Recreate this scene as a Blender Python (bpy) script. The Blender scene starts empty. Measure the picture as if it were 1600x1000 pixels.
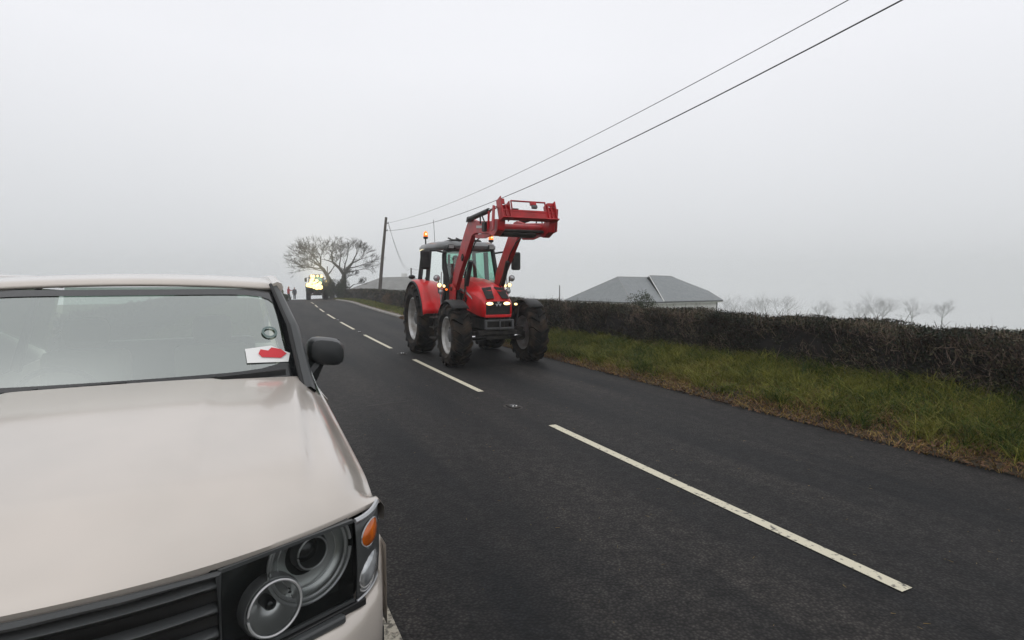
import bpy, bmesh, math, random
import numpy as np
from mathutils import Vector, Matrix
random.seed(7); rng = np.random.default_rng(11)
R = math.radians
sc = bpy.context.scene
# ---------------------------------------------------------------- camera
cd = bpy.data.cameras.new('camera'); cam = bpy.data.objects.new('camera', cd)
sc.collection.objects.link(cam); sc.camera = cam
cam.location = (0, 0, 1.8)
cd.sensor_fit = 'HORIZONTAL'; cd.sensor_width = 36; cd.lens = 36 * 878 / 1600
cam.rotation_euler = (R(90 - 3.975), 0, 0)
cd.clip_start = 0.05; cd.clip_end = 2000
sc.render.resolution_x = 1024; sc.render.resolution_y = 640
# ---------------------------------------------------------------- overcast sky
SUN_EL, SUN_AZ = 62, 200
w = bpy.data.worlds.new('World'); sc.world = w; w.use_nodes = True
nt = w.node_tree; nt.nodes.clear(); N = nt.nodes.new
out = N('ShaderNodeOutputWorld'); bg = N('ShaderNodeBackground'); bg.inputs['Strength'].default_value = 0.1
sky = N('ShaderNodeTexSky'); sky.sky_type = 'NISHITA'; sky.sun_disc = False
sky.sun_elevation = R(SUN_EL); sky.sun_rotation = R(SUN_AZ); sky.dust_density = 6
hs = N('ShaderNodeHueSaturation'); hs.inputs['Saturation'].default_value = 0.12
tc = N('ShaderNodeTexCoord'); sp = N('ShaderNodeSeparateXYZ'); rp = N('ShaderNodeValToRGB')
cl = rp.color_ramp; cl.elements[0].position = 0.0; cl.elements[0].color = (7.5, 7.7, 7.9, 1)
cl.elements[1].position = 0.34; cl.elements[1].color = (9.7, 9.8, 10.25, 1)
sn = N('ShaderNodeTexNoise'); sn.inputs['Scale'].default_value = 1.6; sn.inputs['Detail'].default_value = 2
snm = N('ShaderNodeMapRange'); snm.inputs[3].default_value = 0.93; snm.inputs[4].default_value = 1.07
mul = N('ShaderNodeVectorMath'); mul.operation = 'SCALE'
mx = N('ShaderNodeMixRGB'); mx.inputs['Fac'].default_value = 0.12
L = nt.links.new
L(tc.outputs['Generated'], sp.inputs[0]); L(sp.outputs['Z'], rp.inputs['Fac'])
L(tc.outputs['Generated'], sn.inputs['Vector']); L(sn.outputs['Fac'], snm.inputs[0])
L(rp.outputs[0], mul.inputs[0]); L(snm.outputs[0], mul.inputs['Scale'])
L(sky.outputs[0], hs.inputs['Color']); L(mul.outputs[0], mx.inputs[1]); L(hs.outputs[0], mx.inputs[2])
L(mx.outputs[0], bg.inputs['Color']); L(bg.outputs[0], out.inputs['Surface'])
sd = bpy.data.lights.new('sun', 'SUN'); sd.energy = 0.5; sd.angle = R(130); sd.color = (1, .97, .93)
so = bpy.data.objects.new('sun', sd); sc.collection.objects.link(so)
so.rotation_euler = (R(90 - SUN_EL), 0, R(180 - SUN_AZ)); so.location = (0, 0, 30)
sc.view_settings.view_transform = 'Standard'; sc.view_settings.look = 'None'
sc.view_settings.exposure = 0; sc.view_settings.gamma = 1; sc.view_settings.use_curve_mapping = False
sc.cycles.max_bounces = 6; sc.cycles.transparent_max_bounces = 12; sc.cycles.volume_bounces = 1
# ---------------------------------------------------------------- materials
def mat(name, col, rough=.6, metal=0, col2=None, scale=5, bump=0, bscale=40, coat=0, spec=.5, island=False, ramp=(.35, .65), detail=5):
    m = bpy.data.materials.new(name); m.use_nodes = True; t = m.node_tree; b = t.nodes['Principled BSDF']
    b.inputs['Base Color'].default_value = (*col, 1); b.inputs['Roughness'].default_value = rough
    b.inputs['Metallic'].default_value = metal; b.inputs['Coat Weight'].default_value = coat
    b.inputs['Coat Roughness'].default_value = .08; b.inputs['Specular IOR Level'].default_value = spec
    c = t.nodes.new('ShaderNodeTexCoord')
    if col2 is not None:
        r = t.nodes.new('ShaderNodeValToRGB')
        r.color_ramp.elements[0].position = ramp[0]; r.color_ramp.elements[1].position = ramp[1]
        r.color_ramp.elements[0].color = (*col, 1); r.color_ramp.elements[1].color = (*col2, 1)
        if island:
            g = t.nodes.new('ShaderNodeNewGeometry'); n = t.nodes.new('ShaderNodeTexNoise'); n.inputs['Scale'].default_value = 1.6; n.inputs['Detail'].default_value = 4; t.links.new(c.outputs['Object'], n.inputs['Vector'])
            q = t.nodes.new('ShaderNodeMath'); q.operation = 'MULTIPLY_ADD'; q.inputs[1].default_value = .75; q.inputs[2].default_value = -.60
            q2 = t.nodes.new('ShaderNodeMath'); q2.operation = 'MULTIPLY_ADD'; q2.inputs[1].default_value = 1.45; t.links.new(g.outputs['Random Per Island'], q.inputs[0]); t.links.new(n.outputs['Fac'], q2.inputs[0]); t.links.new(q.outputs[0], q2.inputs[2]); t.links.new(q2.outputs[0], r.inputs[0])
        else:
            n = t.nodes.new('ShaderNodeTexNoise'); n.inputs['Scale'].default_value = scale; n.inputs['Detail'].default_value = detail
            t.links.new(c.outputs['Object'], n.inputs['Vector']); t.links.new(n.outputs['Fac'], r.inputs[0])
        t.links.new(r.outputs[0], b.inputs['Base Color'])
    if bump:
        n = t.nodes.new('ShaderNodeTexNoise'); n.inputs['Scale'].default_value = bscale; n.inputs['Detail'].default_value = 4
        u = t.nodes.new('ShaderNodeBump'); u.inputs['Strength'].default_value = bump; u.inputs['Distance'].default_value = .01
        t.links.new(c.outputs['Object'], n.inputs['Vector']); t.links.new(n.outputs['Fac'], u.inputs['Height']); t.links.new(u.outputs[0], b.inputs['Normal'])
    return m
def emis(name, col, s):
    m = mat(name, tuple(min(1, c) for c in col), .3); b = m.node_tree.nodes['Principled BSDF']
    b.inputs['Emission Color'].default_value = (*col, 1); b.inputs['Emission Strength'].default_value = s; return m
def glass(name, tint, refl=.25, rough=.03):
    m = bpy.data.materials.new(name); m.use_nodes = True; t = m.node_tree; t.nodes.clear(); n = t.nodes.new
    o = n('ShaderNodeOutputMaterial'); mi = n('ShaderNodeMixShader'); tr = n('ShaderNodeBsdfTransparent'); gl = n('ShaderNodeBsdfGlossy')
    f = n('ShaderNodeFresnel'); f.inputs[0].default_value = 1.5; mr = n('ShaderNodeMapRange')
    mr.inputs[1].default_value = .04; mr.inputs[2].default_value = 1; mr.inputs[3].default_value = refl; mr.inputs[4].default_value = 1
    tr.inputs[0].default_value = (*tint, 1); gl.inputs['Color'].default_value = (.92, .98, .95, 1); gl.inputs['Roughness'].default_value = rough
    t.links.new(f.outputs[0], mr.inputs[0]); t.links.new(mr.outputs[0], mi.inputs[0]); t.links.new(tr.outputs[0], mi.inputs[1]); t.links.new(gl.outputs[0], mi.inputs[2]); t.links.new(mi.outputs[0], o.inputs[0]); return m
M = dict(
    red=mat('tractor_red_paint', (.66, .006, .010), .3, coat=.2, spec=.4, col2=(.46, .012, .012), scale=3, bump=.04),
    reddk=mat('loader_red_paint', (.46, .006, .012), .4, spec=.35, col2=(.27, .012, .012), scale=6, bump=.06, coat=.08),
    black=mat('black_plastic', (.008, .0085, .009), .5, spec=.3, col2=(.022, .021, .02), scale=6),
    gloss=mat('gloss_black', (.01, .011, .012), .2, coat=.3),
    iron=mat('dark_iron', (.014, .0135, .013), .6, spec=.3, col2=(.04, .034, .028), scale=8, bump=.1),
    tyre=mat('tyre_rubber', (.006, .0058, .0055), .8, spec=.2, col2=(.062, .042, .027), scale=4, bump=.25, bscale=30, ramp=(.45, .75)),
    rim=mat('silver_wheel_rim', (.50, .50, .50), .45, metal=.35, col2=(.30, .28, .25), scale=5),
    grey=mat('grey_cast_metal', (.09, .092, .095), .5, metal=.2, col2=(.06, .06, .06), scale=6),
    chrome=mat('chrome_rod', (.6, .6, .6), .15, metal=1),
    silver=mat('silver_trim', (.45, .46, .47), .3, metal=.6),
    roofg=mat('cab_roof_grey', (.13, .135, .14), .35, col2=(.09, .09, .09), scale=3, coat=.2),
    cglass=glass('cab_glass', (.55, .82, .72), .10),
    wglass=glass('windscreen_glass', (.52, .62, .56), .30),
    lens=glass('lamp_lens', (.85, .87, .87), .10, .02),
    lit=emis('lit_headlamp', (1, .72, .34), 2.6), litw=emis('lit_work_lamp', (1, .74, .34), 2.2),
    far=emis('far_lamp_glare', (1, .72, .26), 2.6), farw=emis('far_lit_beam', (1, .9, .5), 12),
    beacon=emis('lit_amber_beacon', (1, .17, .01), 1.3), beaconh=emis('lit_beacon_core', (1, .6, .2), 4),
    unlit=mat('unlit_lamp_glass', (.42, .43, .44), .15, metal=.5),
    mirror=mat('mirror_glass', (.5, .52, .53), .1, metal=1),
    decal=mat('pale_decal', (.42, .4, .4), .4),
    cloth=mat('dark_cloth', (.02, .021, .026), .9, bump=.1), skin=mat('skin', (.45, .25, .18), .6), hair=mat('brown_hair', (.05, .035, .025), .8),
    redtop=mat('red_jacket', (.42, .02, .03), .9), hat=mat('orange_hat', (.6, .25, .1), .9), slate=mat('slate_jacket', (.05, .045, .055), .9),
    car=mat('champagne_car_paint', (.56, .505, .45), .28, coat=.9, metal=.15, col2=(.51, .465, .415), scale=2.5),
    carb=mat('car_dark_plastic', (.012, .014, .015), .36, col2=(.018, .02, .021), scale=12, bump=.03, bscale=300),
    lampin=mat('lamp_interior', (.02, .024, .024), .18), reflector=mat('lamp_reflector', (.72, .72, .71), .25, metal=.6), bowl=mat('smoked_bowl', (.55, .56, .55), .26, metal=.7),
    ringm=mat('lamp_ring', (.50, .50, .50), .25, metal=.35), amber=mat('amber_bulb_lens', (.62, .13, .006), .15, coat=.5, col2=(.35, .07, .005), scale=30),
    clear=mat('clear_lamp_lens', (.55, .57, .58), .12, metal=.5, col2=(.25, .26, .27), scale=20, coat=.6),
    trim=mat('dark_grey_trim', (.05, .053, .054), .4), rub=mat('black_rubber', (.008, .008, .008), .6),
    paper=mat('white_paper', (.8, .8, .78), .7), redprint=mat('red_print', (.6, .03, .04), .6), blueprint=mat('grey_print', (.12, .17, .16), .6),
    white=mat('road_paint', (.10, .095, .08), .7, col2=(.60, .56, .43), scale=24, bump=.3, bscale=120, ramp=(.30, .42), detail=8),
    edgep=mat('worn_edge_paint', (.12, .11, .09), .8, col2=(.46, .42, .34), scale=38, bump=.6, bscale=140, ramp=(.38, .56)),
    kerb=mat('concrete_kerb', (.20, .19, .175), .85, col2=(.3, .28, .25), scale=3, bump=.3),
    soil=mat('soil', (.040, .023, .012), .95, col2=(.03, .026, .010), scale=3, bump=.8, bscale=20),
    field=mat('field_grass', (.035, .055, .012), .95, col2=(.07, .075, .02), scale=.4, bump=.6, bscale=8),
    grass=mat('grass_blades', (.012, .042, .002), .7, col2=(.20, .19, .035), island=True, ramp=(.18, .85), spec=.15),
    straw=mat('dead_grass', (.10, .055, .016), .8, col2=(.30, .21, .07), island=True, ramp=(.1, .9), spec=.2),
    twig=mat('hedge_twigs', (.02, .012, .009), .85, col2=(.26, .19, .15), island=True, ramp=(.5, 1), spec=.15),
    leaf=mat('hedge_leaves', (.006, .013, .004), .6, col2=(.10, .085, .045), island=True, ramp=(.45, 1.0), spec=.25),
    core=mat('hedge_shade_core', (.004, .0035, .003), .95, col2=(.010, .007, .005), scale=9, bump=1, bscale=20),
    ivy=mat('ivy_leaves', (.022, .035, .012), .6, col2=(.05, .055, .022), island=True, ramp=(.1, 1)),
    bush=mat('bush_leaves', (.06, .07, .012), .6, col2=(.13, .12, .03), island=True, ramp=(.1, 1)),
    bark=mat('bark', (.05, .048, .043), .9, col2=(.085, .08, .072), scale=6, bump=.5, bscale=15),
    wood=mat('creosoted_pole', (.055, .045, .038), .85, col2=(.09, .078, .066), scale=5, bump=.3),
    wire=mat('wire', (.02, .02, .022), .6), wall=mat('white_render', (.72, .72, .7), .85, col2=(.64, .64, .62), scale=2),
    slateroof=mat('slate_roof', (.18, .195, .198), .7, col2=(.21, .225, .23), scale=2), lead=mat('ridge_tile', (.24, .24, .24), .8),
    pane=mat('dark_pane', (.03, .035, .04), .1), green=mat('green_tractor_paint', (.02, .09, .025), .4),
)
def asphalt():
    m = bpy.data.materials.new('asphalt'); m.use_nodes = True; t = m.node_tree; b = t.nodes['Principled BSDF']; n = t.nodes.new; k = t.links.new
    c = n('ShaderNodeTexCoord'); uv = n('ShaderNodeUVMap'); uv.uv_map = 'UVMap'
    # patches of wear, wheel tracks along the road (u = metres across, v = metres along)
    mp = n('ShaderNodeMapping'); mp.inputs['Scale'].default_value = (1.3, .16, 1); k(uv.outputs[0], mp.inputs[0])
    a = n('ShaderNodeTexNoise'); a.inputs['Scale'].default_value = 1.0; a.inputs['Detail'].default_value = 5; a.inputs['Roughness'].default_value = .6; k(mp.outputs[0], a.inputs[0])
    ra = n('ShaderNodeValToRGB'); ra.color_ramp.elements[0].position = .36; ra.color_ramp.elements[1].position = .64
    ra.color_ramp.elements[0].color = (.0075, .0084, .0095, 1); ra.color_ramp.elements[1].color = (.038, .0335, .030, 1); k(a.outputs[0], ra.inputs[0])
    f = n('ShaderNodeTexVoronoi'); f.inputs['Scale'].default_value = 55; k(c.outputs['Object'], f.inputs[0])
    rf = n('ShaderNodeMapRange'); rf.inputs[1].default_value = .0; rf.inputs[2].default_value = .6; rf.inputs[3].default_value = 1.8; rf.inputs[4].default_value = .35; k(f.outputs['Distance'], rf.inputs[0])
    f2 = n('ShaderNodeTexNoise'); f2.inputs['Scale'].default_value = 8.5; f2.inputs['Detail'].default_value = 6; f2.inputs['Roughness'].default_value = .75; k(c.outputs['Object'], f2.inputs[0])
    r2 = n('ShaderNodeMapRange'); r2.inputs[1].default_value = .34; r2.inputs[2].default_value = .62; r2.inputs[3].default_value = .3; r2.inputs[4].default_value = 1.4; k(f2.outputs[0], r2.inputs[0])
    mu = n('ShaderNodeMath'); mu.operation = 'MULTIPLY'; k(rf.outputs[0], mu.inputs[0]); k(r2.outputs[0], mu.inputs[1])
    v = n('ShaderNodeVectorMath'); v.operation = 'SCALE'; k(ra.outputs[0], v.inputs[0]); k(mu.outputs[0], v.inputs['Scale']); k(v.outputs[0], b.inputs['Base Color'])
    bu = n('ShaderNodeBump'); bu.inputs['Strength'].default_value = .55; bu.inputs['Distance'].default_value = .006
    ad = n('ShaderNodeMath'); ad.operation = 'ADD'; k(f.outputs['Distance'], ad.inputs[0]); k(f2.outputs[0], ad.inputs[1]); k(ad.outputs[0], bu.inputs['Height']); k(bu.outputs[0], b.inputs['Normal'])
    b.inputs['Roughness'].default_value = .72; b.inputs['Specular IOR Level'].default_value = .24
    return m
M['asphalt'] = asphalt()
_t = M['slateroof'].node_tree; _w = _t.nodes.new('ShaderNodeTexWave'); _w.bands_direction = 'Z'; _w.wave_profile = 'SAW'; _w.inputs['Scale'].default_value = 2.2; _w.inputs['Distortion'].default_value = .3
_u = _t.nodes.new('ShaderNodeBump'); _u.inputs['Strength'].default_value = .6; _u.inputs['Distance'].default_value = .04
_t.links.new(_t.nodes['Texture Coordinate'].outputs['Object'], _w.inputs[0]); _t.links.new(_w.outputs['Fac'], _u.inputs['Height']); _t.links.new(_u.outputs[0], _t.nodes['Principled BSDF'].inputs['Normal'])
# ---------------------------------------------------------------- mesh helpers
C = sc.collection
class MB:
    def __init__(s): s.v = []; s.f = []
    def add(s, vs, fs):
        o = len(s.v); s.v += [tuple(v) for v in vs]; s.f += [tuple(i + o for i in f) for f in fs]; return s
    def box(s, c, d, rot=None, tx=1, ty=1):
        vs = []
        for z in (-1, 1):
            for x, y in ((-1, -1), (1, -1), (1, 1), (-1, 1)):
                k = (tx, ty) if z > 0 else (1, 1)
                v = Vector((x * d[0] / 2 * k[0], y * d[1] / 2 * k[1], z * d[2] / 2))
                if rot is not None: v = rot @ v
                vs.append(v + Vector(c))
        return s.add(vs, [(3, 2, 1, 0), (4, 5, 6, 7), (0, 1, 5, 4), (1, 2, 6, 5), (2, 3, 7, 6), (3, 0, 4, 7)])
    def bar(s, a, b, wd, ht, up=(0, 0, 1)):          # rectangular bar from a to b
        a, b = Vector(a), Vector(b); d = (b - a).normalized(); sd_ = d.cross(Vector(up)).normalized(); u = sd_.cross(d)
        vs = [p + sd_ * x * wd / 2 + u * z * ht / 2 for p in (a, b) for x, z in ((-1, -1), (1, -1), (1, 1), (-1, 1))]
        return s.add(vs, [(3, 2, 1, 0), (4, 5, 6, 7), (0, 1, 5, 4), (1, 2, 6, 5), (2, 3, 7, 6), (3, 0, 4, 7)])
    def tube(s, pts, r, n=10, cap=True):
        pts = [Vector(p) for p in pts]; k = len(pts); rs = r if isinstance(r, (list, tuple)) else [r] * k
        ref = Vector((0, 0, 1)) if abs((pts[-1] - pts[0]).normalized().z) < .9 else Vector((1, 0, 0)); vs = []
        for i, p in enumerate(pts):
            d = (pts[min(i + 1, k - 1)] - pts[max(i - 1, 0)]).normalized(); a = d.cross(ref).normalized(); b = d.cross(a)
            vs += [p + (a * math.cos(2 * math.pi * j / n) + b * math.sin(2 * math.pi * j / n)) * rs[i] for j in range(n)]
        fs = [(i * n + j, i * n + (j + 1) % n, (i + 1) * n + (j + 1) % n, (i + 1) * n + j) for i in range(k - 1) for j in range(n)]
        if cap: fs += [tuple(reversed(range(n))), tuple(range((k - 1) * n, k * n))]
        return s.add(vs, fs)
    def lathe(s, prof, o=(0, 0, 0), ax=(0, 1, 0), n=32, close=False):   # prof: (radius, along axis)
        ax = Vector(ax).normalized(); ref = Vector((0, 0, 1)) if abs(ax.z) < .9 else Vector((1, 0, 0))
        a = ax.cross(ref).normalized(); b = ax.cross(a); o = Vector(o); k = len(prof); vs = []
        for r_, h in prof: vs += [o + ax * h + (a * math.cos(2 * math.pi * j / n) + b * math.sin(2 * math.pi * j / n)) * max(r_, 1e-4) for j in range(n)]
        rng_ = range(k if close else k - 1)
        return s.add(vs, [(i * n + j, i * n + (j + 1) % n, ((i + 1) % k) * n + (j + 1) % n, ((i + 1) % k) * n + j) for i in rng_ for j in range(n)])
    def prism(s, poly, vec):                          # 3D polygon extruded by vec
        p = [Vector(q) for q in poly]; n = len(p); v = Vector(vec)
        return s.add(p + [q + v for q in p], [tuple(reversed(range(n))), tuple(range(n, 2 * n))] + [(i, (i + 1) % n, (i + 1) % n + n, i + n) for i in range(n)])
    def grid(s, rows, thick=None, closed=False):
        k = len(rows); n = len(rows[0]); vs = [p for r in rows for p in r]; fs = []
        for i in range(k - 1):
            for j in range(n if closed else n - 1): fs.append((i * n + j, i * n + (j + 1) % n, (i + 1) * n + (j + 1) % n, (i + 1) * n + j))
        return s.add(vs, fs)
    def sphere(s, c, r, n=12, m=8):
        r = r if isinstance(r, (tuple, list)) else (r, r, r)
        rows = [[(c[0] + r[0] * math.sin(math.pi * i / m) * math.cos(2 * math.pi * j / n), c[1] + r[1] * math.sin(math.pi * i / m) * math.sin(2 * math.pi * j / n), c[2] + r[2] * math.cos(math.pi * i / m)) for j in range(n)] for i in range(m + 1)]
        return s.grid(rows, closed=True)
def link(name, me, m, parent=None):
    o = bpy.data.objects.new(name, me); C.objects.link(o)
    if m: me.materials.append(m)
    if parent: o.parent = parent
    return o
def obj(name, mb, m, parent=None, smooth=True, ang=35, bevel=0, solid=0, subd=0, label=None):
    me = bpy.data.meshes.new(name); me.from_pydata(mb.v, [], mb.f)
    bm = bmesh.new(); bm.from_mesh(me); bmesh.ops.remove_doubles(bm, verts=bm.verts, dist=1e-5); bmesh.ops.recalc_face_normals(bm, faces=bm.faces); bm.to_mesh(me); bm.free()
    if smooth:
        me.polygons.foreach_set('use_smooth', [True] * len(me.polygons)); me.set_sharp_from_angle(angle=R(ang))
    o = link(name, me, m, parent)
    if solid: q = o.modifiers.new('s', 'SOLIDIFY'); q.thickness = solid; q.offset = 0
    if bevel: q = o.modifiers.new('b', 'BEVEL'); q.width = bevel; q.segments = 2; q.limit_method = 'ANGLE'; q.angle_limit = R(40)
    if subd: q = o.modifiers.new('u', 'SUBSURF'); q.levels = subd; q.render_levels = subd
    if label: o['label'] = label
    return o
def tag(o, label, cat, group=None):
    o['label'] = label; o['category'] = cat
    if group: o['group'] = group
    return o
def thing(name, label, cat, loc=(0, 0, 0), rz=0, group=None):
    o = bpy.data.objects.new(name, None); o.empty_display_size = .2; C.objects.link(o); o.location = loc; o.rotation_euler = (0, 0, rz)
    return tag(o, label, cat, group)
def kind(o, k): o['kind'] = k; return o
def quads(name, V, k, m, parent=None):                # V: (n*k,3) separate k-gons, via numpy
    n = len(V) // k; me = bpy.data.meshes.new(name); me.vertices.add(len(V)); me.vertices.foreach_set('co', V.astype(np.float32).ravel())
    me.loops.add(len(V)); me.loops.foreach_set('vertex_index', np.arange(len(V), dtype=np.int32)); me.polygons.add(n)
    me.polygons.foreach_set('loop_start', np.arange(0, len(V), k, dtype=np.int32)); me.update(calc_edges=True); me.validate()
    return link(name, me, m, parent)
def unit(a): return a / np.maximum(np.linalg.norm(a, axis=1, keepdims=True), 1e-9)
def leaves(P, size, flat=0.):                          # random leaf quads (rhombus) at P
    n = len(P); a = unit(rng.normal(size=(n, 3))); b = unit(np.cross(a, rng.normal(size=(n, 3))))
    s = (size * rng.uniform(.6, 1.4, n))[:, None]
    return np.stack([P - a * s, P + b * s * .5, P + a * s, P - b * s * .5], 1).reshape(-1, 3)
def sticks(P, D, ln, r):                               # three sided thin twigs as quad sides
    n = len(P); D = unit(D); a = unit(np.cross(D, rng.normal(size=(n, 3)))); b = np.cross(D, a); T = P + D * ln[:, None]; fs = []
    cs = [a * math.cos(q) + b * math.sin(q) for q in (0, 2.094, 4.189)]; r = r[:, None]
    for i in range(3):
        c0, c1 = cs[i], cs[(i + 1) % 3]; fs.append(np.stack([P + c0 * r, P + c1 * r, T + c1 * r * .4, T + c0 * r * .4], 1))
    return np.stack(fs, 1).reshape(-1, 3)
def blades(P, h, wd, lean=.5):                         # grass blade: bent pair, as quad + top triangle merged in one quad pair
    n = len(P); th = rng.uniform(0, 2 * np.pi, n); s = np.stack([np.cos(th), np.sin(th), np.zeros(n)], 1)
    th2 = rng.uniform(0, 2 * np.pi, n); l = np.stack([np.cos(th2), np.sin(th2), np.zeros(n)], 1) * (h * lean * rng.uniform(.2, 1.5, n))[:, None]
    z = np.array([0, 0, 1.]); w_ = wd[:, None] * s; hh = h[:, None]
    a, b = P - w_, P + w_; m0 = P + z * hh * .6 + l * .35; c, d = m0 + w_ * .7, m0 - w_ * .7; t = P + z * hh * .92 + l; e, f_ = t + w_ * .12, t - w_ * .12
    return np.stack([a, b, c, d, d, c, e, f_], 1).reshape(-1, 3)
def turn(u, p): return u
# ---------------------------------------------------------------- the lie of the land
def xc(y):                                             # centre line of the road
    if y < 43: return .50 - .475 * (y - 6.9) + .00118 * (y - 6.9) ** 2
    x0 = xc(42.999); return x0 - .41 * (y - 43) - .0035 * min(y - 43, 20) ** 2 * .5 - .035 * max(0, y - 63)
def zr(y): return 0 if y < 45 else -.9 * ((min(y, 100) - 45) / 36) ** 1.5 - .045 * max(0, y - 100)
def slope(y): return (xc(y + .05) - xc(y - .05)) / .1
def rp_(q, y, z=0):                                    # a point q metres right of the centre line abreast of y
    s = slope(y); n = math.hypot(1, s); return (xc(y) + q / n, y - q * s / n, z)
def sm(a, b, t): t = min(1, max(0, (t - a) / (b - a))); return t * t * (3 - 2 * t)
def bank(y): return .04 + .26 * (1 - sm(9, 20, y))
def vz(q, y):                                          # height of the verges
    if q > 0: return zr(y) + .005 + (bank(y)) * sm(2.95, 4.9, q) + .05 * sm(2.9, 3.1, q) - (bank(y) + .25) * sm(6.0, 8.2, q)
    return zr(y) + .03 * sm(3.0, 3.3, -q) + .15 * sm(3.6, 5, -q) - .35 * sm(6, 8.2, -q)
def gz(x, y):
    yy = y
    for _ in range(3):
        q = (x - xc(yy)) / math.hypot(1, slope(yy)); yy = y + q * slope(yy) / math.hypot(1, slope(yy)) * 1.0
    q = (x - xc(yy)) / math.hypot(1, slope(yy)); b = zr(yy)
    if abs(q) < 7.2: return b - .25
    if q > 0: return max(b - .18 - .085 * (q - 7.2), -24)
    return max(b - .18 - .01 * (-q - 7.2), -11)
def ax(a, b): return list(np.unique(np.concatenate([np.arange(-300, a, 20), np.arange(a, b, 2.5), np.arange(b, 301, 20), [300]])))
gx, gy = ax(-60, 40), ax(-20, 120)
g = MB(); g.grid([[(x, y, gz(x, y)) for x in gx] for y in gy]); kind(obj('ground', g, M['field']), 'structure')
def strip(name, q0, q1, y0, y1, dz, m, dy=.5, nq=2, zf=None, uv=False, parent=None):
    ys = np.arange(y0, y1 + dy * .5, dy); qs = np.linspace(q0, q1, nq); b = MB()
    b.grid([[rp_(q, y, (zf(q, y) if zf else zr(y)) + dz) for q in qs] for y in ys])
    me = bpy.data.meshes.new(name); me.from_pydata(b.v, [], b.f); o = link(name, me, m, parent)
    me.polygons.foreach_set('use_smooth', [True] * len(me.polygons))
    if uv:
        l = me.uv_layers.new(name='UVMap'); U = [(q, y) for y in ys for q in qs]
        for lp in me.loops: l.data[lp.index].uv = U[lp.vertex_index]
    return o
kind(strip('road', -3.12, 3.12, -14, 150, 0.004, M['asphalt'], nq=9, uv=True), 'structure')
vn = lambda q, y: vz(q, y) + (.025 * math.sin(y * 3.1 + q * 5) + .02 * math.sin(y * 7.7 - q * 3)) * (1 if abs(q) > 3.3 else 0)
kind(strip('verge', 2.93, 8.4, -14, 150, 0.006, M['soil'], dy=.3, nq=26, zf=vn), 'structure')
kind(strip('verge_far_side', -8.4, -3.0, -14, 150, 0.006, M['soil'], dy=.5, nq=20, zf=vn), 'structure')
# kerb round the far bend, with the bare verge path behind it
kb = MB(); ys = np.arange(26, 56, .5)
kb.grid([[rp_(q, y, zr(y) + z) for q, z in ((2.95, 0.0), (2.96, .09), (2.99, .11), (3.1, .11), (3.12, .0))] for y in ys])
kind(obj('kerb', kb, M['kerb']), 'structure')
kind(strip('path', 3.12, 4.3, 26, 56, .085, mat('gravelly_path', (.10, .075, .055), .9, col2=(.15, .11, .085), scale=2, bump=.5), zf=lambda q, y: zr(y)), 'structure')
# painted markings
for k in range(-1, 8):
    y1 = 6.9 + 5.87 * k
    kind(strip('centre_line', -.05, .05, y1 - 3.75, y1, .010, M['white'], dy=.25), 'structure')
kind(strip('edge_line', -2.89, -2.76, -14, 70, .010, M['edgep'], dy=.5), 'structure')
for y0, q0, q1, s in ((8.75, -1.9, -1.25, .08), (19.5, -2.3, -1.5, .1)):
    j = MB(); a, b_ = rp_(q0, y0, .009), rp_(q1, y0 + s, .009); j.add([a, b_, (b_[0], b_[1] + .035, .009), (a[0], a[1] + .035, .009)], [(0, 1, 2, 3)])
    kind(obj('road_joint', j, M['iron']), 'structure')
# cat's eyes between the dashes
def road_stud(y, lab):
    p = rp_(0, y, 0); t = thing('road_stud', lab, 'cat\'s eye', (p[0], p[1], .006), math.atan(-slope(y)) , 'road studs along the centre line')
    b = MB(); b.lathe([(.20, 0), (.195, .004), (.15, .005), (.145, .001)], ax=(0, 0, 1), n=28)
    for i, v in enumerate(b.v): b.v[i] = (v[0] * .62 + .0, v[1] * 1.0, v[2])
    obj('tar_ring', b, M['iron'], t)
    obj('casting', MB().box((0, 0, .008), (.13, .24, .016)), M['iron'], t, bevel=.006)
    h = obj('rubber_pad', MB().box((0, 0, .022), (.09, .10, .02), tx=.8, ty=.8), M['grey'], t, bevel=.006)
    for sx in (-.025, .025): obj('reflector', MB().sphere((sx, -.052, .024), (.014, .008, .009), 8, 6), M['paper'], h)
for k, lab in ((0, 'nearest road stud, set in a pale ring between two white dashes'), (1, 'road stud by the rear wheel of the red tractor'), (2, 'small road stud in the second gap behind the red tractor'), (3, 'distant road stud near the crest of the road')):
    road_stud(6.9 + 5.87 * k + 1.02, lab)
# ---------------------------------------------------------------- grass on the verges
def verge_pts(n, q0, q1, y0, y1, pw=1.0):
    u = rng.uniform(0, 1, n) ** pw; y = y0 + (y1 - y0) * u; q = rng.uniform(q0, q1, n)
    return np.array([rp_(a, b, vz(a, b)) for a, b in zip(q, y)]), q, y
P, q, y = verge_pts(70000, 3.05, 6.2, 1.0, 22, 1.2)
cl_ = np.sin(P[:, 0] * 2.3 + 1) * np.sin(P[:, 1] * 1.9) + .7 * np.sin(P[:, 0] * 6.1) * np.sin(P[:, 1] * 5.3 + 2)
keep = rng.uniform(size=len(P)) < (.35 + .65 * (q > 3.3)); P, q, y, cl_ = P[keep], q[keep], y[keep], cl_[keep]
h = (.09 + .13 * np.clip((q - 3.2) / 1.2, 0, 1)) * rng.uniform(.5, 1.3, len(P)) * (1 + .35 * cl_)
kind(tag(quads('grass', blades(P, h, .0045 + .0035 * rng.uniform(size=len(P)), .9), 4, M['grass']), 'long wet green grass on the bank below the near hedge', 'grass'), 'stuff')
P, q, y = verge_pts(60000, 2.90, 5.4, 1.0, 24, 1.2)
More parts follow.
